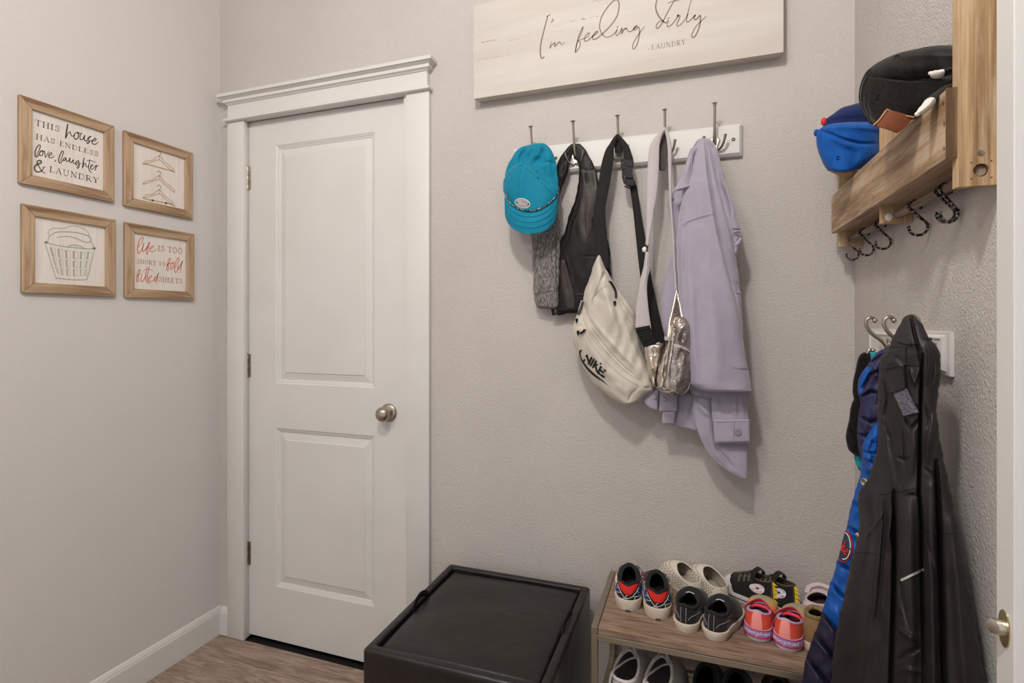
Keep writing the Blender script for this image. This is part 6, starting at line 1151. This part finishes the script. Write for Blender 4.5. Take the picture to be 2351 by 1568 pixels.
def ppoly(ink, pts, n=6):                        # polygon in (angle, height) space filled by a fan of dense edges
    c = tuple(np.mean(np.array(pts), 0)); P = []
    for i in range(len(pts)): P += bl(pts[i], pts[(i+1) % len(pts)], n)[:-1]
    R = [[tuple(np.array(c)*(1-t)+np.array(q)*t) for q in P] for t in (.02, .35, .7, 1)]
    g = ink.g; b = len(g.V); k = len(P)
    g.add([ink.f(*q) for r in R for q in r], [(j*k+i, j*k+(i+1) % k, (j+1)*k+(i+1) % k, (j+1)*k+i) for j in range(3) for i in range(k)]+[tuple(range(k))])
BZ = bz
# ---- two graffiti patterned sneakers with red heels
def graffiti(label, loc, ang, mir, seed):
    s = Shoe('sneaker', label, loc, ang, L=.176, W=.078, sole=.029, heel=.074, side=.060, throat=.073, toe=.048, xo=(.02, .56), wo=.76, rim=.0034, mrim='lining_dark', dip=.008, hw=.84, flare=1.10)
    k = s.ink(.0012); ppoly(k, [(-46, .88), (-20, .97), (0, .88), (20, .97), (46, .88), (22, .50), (10, .34), (-10, .34), (-22, .50)]); s.put(k, 'heel_patch', 'bright_red')
    for a, b_ in ((-1, 1), (1, 1)):
        k = s.ink(.0010); q = a*40; ppoly(k, [(q-a*8, .50), (q+a*12, .62), (q+a*26, .40), (q+a*14, .10), (q-a*2, .14), (q-a*12, .32)]); s.put(k, 'blue_shape', 'bold_blue')
        k = s.ink(.0010); q = a*112; ppoly(k, [(q-6, .74), (q+10, .70), (q+4, .40), (q-8, .46)]); s.put(k, 'red_shape', 'bright_red')
    rs = np.random.RandomState(seed); k = s.ink(.0009)
    for pts in ([(-40, .60), (-30, .44), (-38, .30)], [(-30, .44), (-16, .22), (-40, .14), (-60, .10)], [(-38, .30), (-34, .12)], [(40, .62), (30, .48), (20, .30), (8, .10)], [(30, .48), (44, .40)], [(20, .30), (34, .22), (52, .12)], [(-16, .22), (0, .12), (14, .06)], [(0, .3), (6, .2), (2, .06)], [(-22, .18), (-20, .04)], [(48, .2), (40, .05)],
                [(-66, .86), (-74, .62), (-88, .5)], [(66, .86), (74, .62), (92, .5)], [(78, .3), (96, .2), (120, .26)], [(-78, .3), (-96, .2), (-120, .26)]): k.g.add(*sband(cr(pts, 5), .035 if False else 1.6, lambda p, v: (0, 0, 0))) if False else None
    def ln(pts, w=.0011):
        Q = cr(pts, 4); g.tube([s.up(p, v, .0009) for p, v in Q], (w*.35, w), 6, flat=None) if False else g.tube([s.up(p, v, .0006) for p, v in Q], w*.72, 5)
    LN_ = [[(-40, .60), (-30, .44), (-38, .30)], [(-30, .44), (-16, .22), (-40, .14), (-60, .10)], [(40, .62), (30, .48), (20, .30), (8, .10)], [(30, .48), (44, .40)], [(20, .30), (34, .22), (52, .12)], [(-16, .22), (0, .12), (14, .06)], [(0, .3), (6, .2), (2, .06)], [(-22, .18), (-20, .04)], [(48, .2), (40, .05)],
           [(-66, .86), (-74, .62), (-88, .5)], [(66, .86), (74, .62), (92, .5)], [(78, .3), (96, .2), (120, .26)], [(-78, .3), (-96, .2), (-120, .26)]]
    for i in range(26):
        p = rs.uniform(70, 290); v = rs.uniform(.1, .85); LN_.append([(p, v), (p+rs.uniform(-16, 16), min(.98, max(.03, v+rs.uniform(-.3, .3)))), (p+rs.uniform(-22, 22), min(.98, max(.03, v+rs.uniform(-.4, .4))))])
    g = G()
    for q in LN_: ln(q)
    o = s.build(g, 'white_scribbles', 'line_white'); o['kind'] = 'stuff'
    g = G(); P = cr([(s.L*.24, .0235, .060), (s.L*.36, .021, .073), (s.L*.44, .011, .082), (s.L*.46, 0, .085), (s.L*.44, -.011, .082), (s.L*.36, -.021, .073), (s.L*.24, -.0235, .060)], 5)
    g.tube(P, [(.0016, .0055)]*len(P), 10); s.build(g, 'elastic_strap', 'lining_dark')
    g = G().bbox((-.003, -.006, -.0003), (.004, .006, .0035), .001); s.build(g, 'sole_notch', 'hole_dark')
    return s
def at_(x, y): q = onZ(x, y, BZ); return (q[0], q[1], BZ)
graffiti('black sneaker with red heel and blue patches, leftmost shoe on the bench', at_(1441, 1404), 93, 1, 3)
graffiti('black sneaker with red heel, right of its twin and beside the cream clog', at_(1511, 1424), 97, -1, 8)
# ---- two plain black sneakers with white soles
def blacksn(label, loc, ang):
    s = Shoe('sneaker', label, loc, ang, L=.158, W=.070, sole=.022, heel=.060, side=.050, throat=.064, toe=.044, xo=(.04, .56), wo=.76, rim=.0044, mrim='lining_dark', dip=-.004, hw=.82, flare=1.12)
    for a in (-7, 9): s.line('stitch_line', 'white_lining', [(a, .95), (a, .5), (a, .05)], .0006)
    for a in (-1, 1): s.line('stitch_line', 'white_lining', [(a*14, .22), (a*24, .42), (a*44, .50), (a*66, .42)], .0006); s.line('stitch_line', 'white_lining', [(a*62, .72), (a*78, .66), (a*92, .76), (a*104, .96)], .0006)
    g = G(); P = cr([(s.L*.36, .0305, .044), (s.L*.41, .024, .059), (s.L*.46, .011, .069), (s.L*.47, 0, .071), (s.L*.46, -.011, .069), (s.L*.41, -.024, .059), (s.L*.36, -.0305, .044)], 5); g.tube(P, [(.0020, .0105)]*len(P), 12); s.build(g, 'strap', 'upper_black')
    g = G(); P = cr([(s.L*.405, .011, .066), (s.L*.415, .003, .069), (s.L*.41, -.009, .068)], 4); g.tube(P, .0011, 6); s.build(g, 'tongue_print', 'line_white')
    return s
blacksn('black sneaker with grey stitching and white sole, overlapping the red heeled sneaker', at_(1569, 1453), 76)
blacksn('black sneaker with grey stitching and white sole, turned rightmost of its pair', at_(1633, 1471), 69)
# ---- cream perforated clogs
def clog(label, loc, ang):
    s = Shoe('clog', label, loc, ang, L=.158, W=.072, sole=.012, heel=.044, side=.046, throat=.070, toe=.048, xo=(.03, .50), wo=.80, msole='clog_cream', mup='clog_cream', mlin='clog_inside', mins='clog_inside', rim=.0018, mrim='clog_cream', hw=.84, flare=1.04, toespring=.003)
    g = G(); rs = np.random.RandomState(4)
    for i, v in enumerate((.22, .36, .50, .64, .78)):
        for p in np.arange(40+(i % 2)*5, 322, 10):
            if 168 < p < 192 and v < .3: continue
            c = np.array(s.up(p, v, .0004)); e = np.array(s.up(p, v, .0012)); ax = e-c; g.lathe(c, ax, [(0, .0015), (.0003, .0015)], 7)
    o = s.build(g, 'vent_holes', 'hole_dark'); o['kind'] = 'stuff'
    for q in ([(12, .9), (14, .5), (12, .15)], [(-12, .9), (-14, .5), (-12, .15)]): s.line('moulded_rib', 'clog_cream', q, .0007)
    return s
clog('cream perforated clog on the left of its pair, behind the black sneakers', at_(1603, 1379), 128)
clog('cream perforated clog on the right of its pair, beside the black high top', at_(1662, 1391), 122)
# ---- black high tops with yellow spikes
def hightop(label, loc, ang, second=False):
    s = Shoe('high_top_sneaker', label, loc, ang, L=.150, W=.062, sole=.020, heel=.080, side=.072, throat=.082, toe=.036, xo=(.02, .44), wo=.60, msole='rubber_white', mup='canvas_black', mlin='olive', mins='insole_dark', rim=.0018, mrim='olive', hw=.82, flare=1.06, thick=.002, toespring=.004)
    k = s.ink(.0009); ppoly(k, [(104, .02), (118, .34), (146, .56), (180, .62), (214, .56), (242, .34), (256, .02)], 8); s.put(k, 'toe_cap', 'rubber_white'); s.line('toe_stripe', 'black_line', [(103, .03), (117, .36), (145, .58), (180, .64), (215, .58), (243, .36), (257, .03)], .0009, .001)
    g = G(); g.tube([s.solep(p, .45, s.flare*1.0) for p in np.linspace(26, 138, 30)], (.0004, .0014), 6) if False else g.tube([s.solep(p, .45, s.flare*.99) for p in np.linspace(26, 138, 30)], .0011, 6); s.build(g, 'sole_stripe', 'black_line')
    k = s.ink(.0009); ppoly(k, [(-13, .02), (-13, .5), (-13, .97), (13, .97), (13, .5), (13, .02)], 5); s.put(k, 'heel_strip', 'olive')
    for i in range(5):
        v0 = .06+i*.175; a = [np.array(s.up(p, v, .0008)) for p, v in ((0, v0), (0, v0+.165))]; m_ = (a[0]+a[1])/2; out = m_+np.array([-.013, 0, 0]); out[2] -= .001; g = G()
        th = np.array([0, .0022, 0]); g.add([a[0]+th, a[1]+th, out, a[0]-th, a[1]-th], [(0, 1, 2), (4, 3, 2), (1, 4, 2), (3, 0, 2), (0, 3, 4, 1)]); o = mk('spike', g.V, g.F, M['yellow'], s.root, local=True)
    # round ankle patch on the side towards the room
    c0 = (58, .55)
    def pf_(x, y, off=.0014): return s.up(c0[0]-x*2200*.62, c0[1]+y*13.5, off)
    k = Ink(lambda x, y: pf_(x, y, .0014)); k.disk((0, 0), .0155, .0155, 0); s.put(k, 'ankle_patch', 'patch_white')
    k = Ink(lambda x, y: pf_(x, y, .0019)); st5 = []
    for i in range(10): r_ = .0062 if i % 2 == 0 else .0026; a = math.pi/2+i*math.pi/5; st5.append((r_*math.cos(a), r_*math.sin(a)))
    V = [k.f(0, 0)]+[k.f(*q) for q in st5]; k.g.add(V, [(0, i+1, (i+1) % 10+1) for i in range(10)]); s.put(k, 'star', 'bold_blue')
    for word, a0, a1, md in (('CONVERSE', 155, 25, 1),)+((('CONVERSE', 205, 335, -1),) if not second else (('ALL', 205, 240, -1), ('STAR', 290, 335, -1))):
        k = Ink(lambda x, y: pf_(x, y, .0019))
        for i, ch in enumerate(word):
            a = math.radians(a0+(a1-a0)*(i+.5)/len(word)); R0 = .0098 if md > 0 else .0132; hgt = .0034; 
            tx, ty = math.sin(a), -math.cos(a)
            if md < 0: tx, ty = -tx, -ty
            rx_, ry_ = (math.cos(a), math.sin(a)) if md > 0 else (-math.cos(a), -math.sin(a)); w_ = .0030
            for pts, t, sm in GL[ch][1]:
                if t < .06 and len(pts) == 2 and ch not in 'EA': continue
                Q = [(R0*math.cos(a)+tx*(gx-GL[ch][0]/2)*w_+rx_*gy*hgt, R0*math.sin(a)+ty*(gx-GL[ch][0]/2)*w_+ry_*gy*hgt) for gx, gy in pts]; k.st(Q, .0006, n=2, closed=(sm == 2))
        s.put(k, 'patch_word', 'bright_red' if not second else 'bold_blue')
    # laces and eyelets
    for i, (p, v) in enumerate(((118, .66), (108, .74), (98, .80))):
        e = np.array(s.up(p, v, .001)); P = [e+np.array([.0032*math.cos(t), .0006, .0032*math.sin(t)]) for t in np.linspace(0, 2*math.pi, 12, endpoint=False)]; g = G(); g.tube(P, .0009, 6, closed=True); s.build(g, 'eyelet', 'nickel')
        f = np.array(s.up(360-p, v, .001)); m_ = (e+f)/2+np.array([.002, 0, .013]); P = cr([e+np.array([0, 0, -.001]), e*.75+m_*.25+np.array([0, .004, .004]), m_, f*.75+m_*.25+np.array([0, -.004, .004]), f], 5); g = G(); g.tube(P, [(.0014, .0038)]*len(P), 8); s.build(g, 'lace', 'olive')
    a = np.array(s.up(96, .97, .001)); b_ = np.array(s.up(264, .97, .001)); P = cr([a+np.array([.006, .002, -.026]), a+np.array([.005, .003, -.006]), a+np.array([.003, .000, .014]), (a+b_)/2+np.array([-.001, 0, .022]), b_+np.array([0, 0, .010]), b_+np.array([.0, .001, -.004])], 6)
    g = G(); g.tube(P, [(.0014, .0068)]*len(P), 10); s.build(g, 'strap', 'canvas_black')
    return s
hightop('black high top with yellow heel spikes, its white toe cap by the cream clog', at_(1776, 1407), 141)
hightop('black high top with yellow heel spikes, right one beside the lilac clog', at_(1826, 1418), 141, True)
# ---- tie dyed pink shoes
def pinks(label, loc, ang, L=.160):
    s = Shoe('slip_on_shoe', label, loc, ang, L=L, W=.070, sole=.028, heel=.064, side=.048, throat=.050, toe=.042, xo=(.05, .58), wo=.76, msole='sole_fresh', mup='tiedye', mlin='lavender', mins='plum', rim=.0030, mrim='lavender', dip=-.004, hw=.84, flare=1.06)
    g = G(); g.grid([[s.solep(p, f, s.flare*.995+.010) for p in np.linspace(-100, 100, 60)] for f in (.34, .96)]); s.build(g, 'sole_band', 'violet_band')
    for f, r in ((.38, .0019), (.97, .0010)): g = G(); g.tube([s.solep(p, f, s.flare*.99+.010) for p in np.linspace(-125, 125, 70)], r, 6); s.build(g, 'sole_stripe', 'magenta')
    for f in (.58, .70, .82): g = G(); g.tube([s.solep(p, f, s.flare*.99+.012) for p in list(np.linspace(30, 95, 20))], .00035, 5); g2 = G(); g2.tube([s.solep(p, f, s.flare*.99+.012) for p in np.linspace(-95, -30, 20)], .00035, 5); s.build(g, 'fine_line', 'sky_lilac'); s.build(g2, 'fine_line', 'sky_lilac')
    k = s.ink(.0009); ppoly(k, [(-15, .03), (-14, .5), (-13, .97), (13, .97), (14, .5), (15, .03)], 6); s.put(k, 'heel_strip', 'pink_panel')
    # script on the band: angle runs right to left seen from behind
    k = Ink(lambda x, y: s.solep(-(x-50)*1.15, .50+y*.0075, s.flare*.995+.030)); w = 1.5
    def q(pts): k.g.tube([s.solep(-(x-50)*.72, .50+y*.0085, s.flare*.995+.034) for x, y in cr(pts, 4)], .0007, 6)
    # letters o o m p h i e s, units: 0..100 wide, y 0..50
    def T(pts, sx_=1): q(pts)
    T(arc(9, 22, 6, 12, 90, 440, 10)); T(arc(23, 20, 5.5, 11, 90, 440, 10)); T([(32, 30), (33, 12), (34, 24), (38, 30), (39, 12), (40, 24), (44, 30), (46, 12)]); T([(51, 30), (50, -14)]); T([(51, 24), (56, 32), (60, 24), (56, 14), (51, 16)])
    T([(66, 48), (64, 12)]); T([(65, 20), (69, 30), (72, 24), (72, 12)]); T([(77, 28), (77, 12), (80, 14)]); T([(77, 36), (77.6, 38)]); T([(82, 20), (87, 24), (86, 30), (82, 26), (82, 16), (86, 10), (90, 14)]); T([(99, 28), (94, 30), (93, 24), (98, 18), (97, 10), (92, 11)])
    s.put(k, 'lettering', 'line_white')
    g = G(); P = cr([np.array(s.up(80, .72, .003)), np.array(s.up(92, 1, .004))+np.array([.002, -.002, .001]), np.array([s.L*.47, .010, .060]), np.array([s.L*.48, -.006, .061]), np.array(s.up(268, 1, .004))+np.array([.002, .001, .002]), np.array(s.up(278, .70, .004))], 6)
    g.tube(P, [(.0018, .0085)]*len(P), 10); s.build(g, 'strap', 'coral_strap')
    g = G(); P = [(s.L*.40+.008*math.cos(t), .021*math.sin(t), .046+.004*math.cos(t)) for t in np.linspace(-1.9, 1.9, 16)]; g.tube(P, .0042, 8); s.build(g, 'tongue', 'hotpink')
    return s
pinks('pink and orange tie dye kids shoe with oomphies band, left of its pair', at_(1737, 1473), 77)
pinks('pink and orange tie dye kids shoe with oomphies band, right of its pair', at_(1801, 1494), 68, .168)
# ---- pale lilac clog and tan boot beside the puffer jacket
s = Shoe('clog', 'pale lilac clog with dark plum insole, beside the puffer jacket', at_(1862, 1432), 62, L=.135, W=.072, sole=.014, heel=.046, side=.042, throat=.050, toe=.046, xo=(.10, .60), wo=.72, msole='clog_lilac', mup='clog_lilac', mlin='clog_lilac', mins='plum', rim=.0028, mrim='clog_lilac', hw=.9, flare=1.04, toespring=.002)
g = G(); P = cr([np.array(s.up(95, .95, .003)), np.array([s.L*.58, .029, .054]), np.array([s.L*.70, .016, .060]), np.array([s.L*.73, 0, .061]), np.array([s.L*.70, -.016, .060]), np.array([s.L*.58, -.029, .054]), np.array(s.up(265, .95, .003))], 6); g.tube(P, [(.0020, .0060)]*len(P), 10); s.build(g, 'heel_strap', 'clog_lilac')
for p in (40, 62): k = s.ink(.0008); ppoly(k, [(p-7, .30), (p, .62), (p+7, .60), (p+5, .28)]); s.put(k, 'side_vent', 'plum')
g = G()
for dx, dy in ((.3, .008), (.3, -.008), (.4, .012), (.4, -.004), (.5, .006), (.5, -.010)): g.lathe((s.L*dx, dy, s.sh+.0052), (0, 0, 1), [(0, .0016), (.0004, .0016)], 8)
o = s.build(g, 'insole_dimples', 'clog_lilac'); o['kind'] = 'stuff'
s = Shoe('slip_on_boot', 'tan suede ankle boot with fuzzy collar, half hidden by the puffer jacket', at_(1868, 1500), 74, L=.150, W=.068, sole=.020, heel=.074, side=.070, throat=.072, toe=.046, xo=(.10, .46), wo=.60, msole='sole_white', mup='suede', mlin='sherpa', mins='insole_dark', rim=.0052, mrim='sherpa', hw=.86, flare=1.06, cat='boot')
# ---- lower shelf
LZ = .2532
def at2(x, y, z): q = onZ(x, y, z); return (q[0], q[1], LZ)
def whitetop(label, loc, ang):
    s = Shoe('high_top_sneaker', label, loc, ang, L=.235, W=.088, sole=.026, heel=.104, side=.096, throat=.130, toe=.056, xo=(.02, .42), wo=.74, msole='sole_white', mup='white_leather', mlin='white_lining', mins='white_lining', rim=.0044, mrim='white_leather', hw=.84, flare=1.05, group='shoes on the lower bench shelf', thick=.004)
    for a, b_, c in ((1, 0, 0), (1, .03, .02), (-1, 0, .01)):
        P = cr([(s.L*.34, a*-.018, .126), (s.L*.30, a*.002, .118), (s.L*.18, a*.018, .112), (s.L*.07, a*.026, .110), (s.L*.02, a*.030, .085), (s.L*.01, a*.033, .050)] if b_ == 0 and a == 1 else [(s.L*(.34+b_), a*.020, .122), (s.L*(.36+b_), 0, .128+c), (s.L*(.34+b_), -a*.020, .122)], 6); g = G(); g.tube(P, [(.0013, .0042)]*len(P), 8); s.build(g, 'lace', 'lace_white')
    for v in (.35, .62): s.line('seam', 'white_lining', [(-60, v), (-30, v-.1), (0, v-.16), (30, v-.1), (60, v)], .0008)
    s.line('seam', 'white_lining', [(0, .95), (0, .5), (0, .1)], .0008); return s
whitetop('white leather high top with loose laces, leftmost on the lower shelf', at2(1424, 1570, .352), 80)
whitetop('white leather high top, second from left on the lower shelf', at2(1501, 1586, .352), 79)
def darksh(label, loc, ang, mup, L=.21): return Shoe('sneaker', label, loc, ang, L=L, W=.082, sole=.024, heel=.100, side=.088, throat=.118, toe=.060, xo=(.04, .44), wo=.66, msole='black_line', mup=mup, mlin='insole_dark', mins='insole_dark', rim=.004, mrim=mup, hw=.84, group='shoes on the lower bench shelf')
darksh('black shoe on the lower shelf, right of the white high tops', at2(1612, 1592, .352), 82, 'canvas_black'); darksh('black shoe at the bottom edge, centre of the lower shelf', at2(1688, 1612, .350), 84, 'canvas_black')
smat('dark_brown', srgb(52, 42, 38), .8); darksh('dark brown boot on the lower shelf beside the puffer jacket', at2(1795, 1625, .360), 86, 'dark_brown', .22)
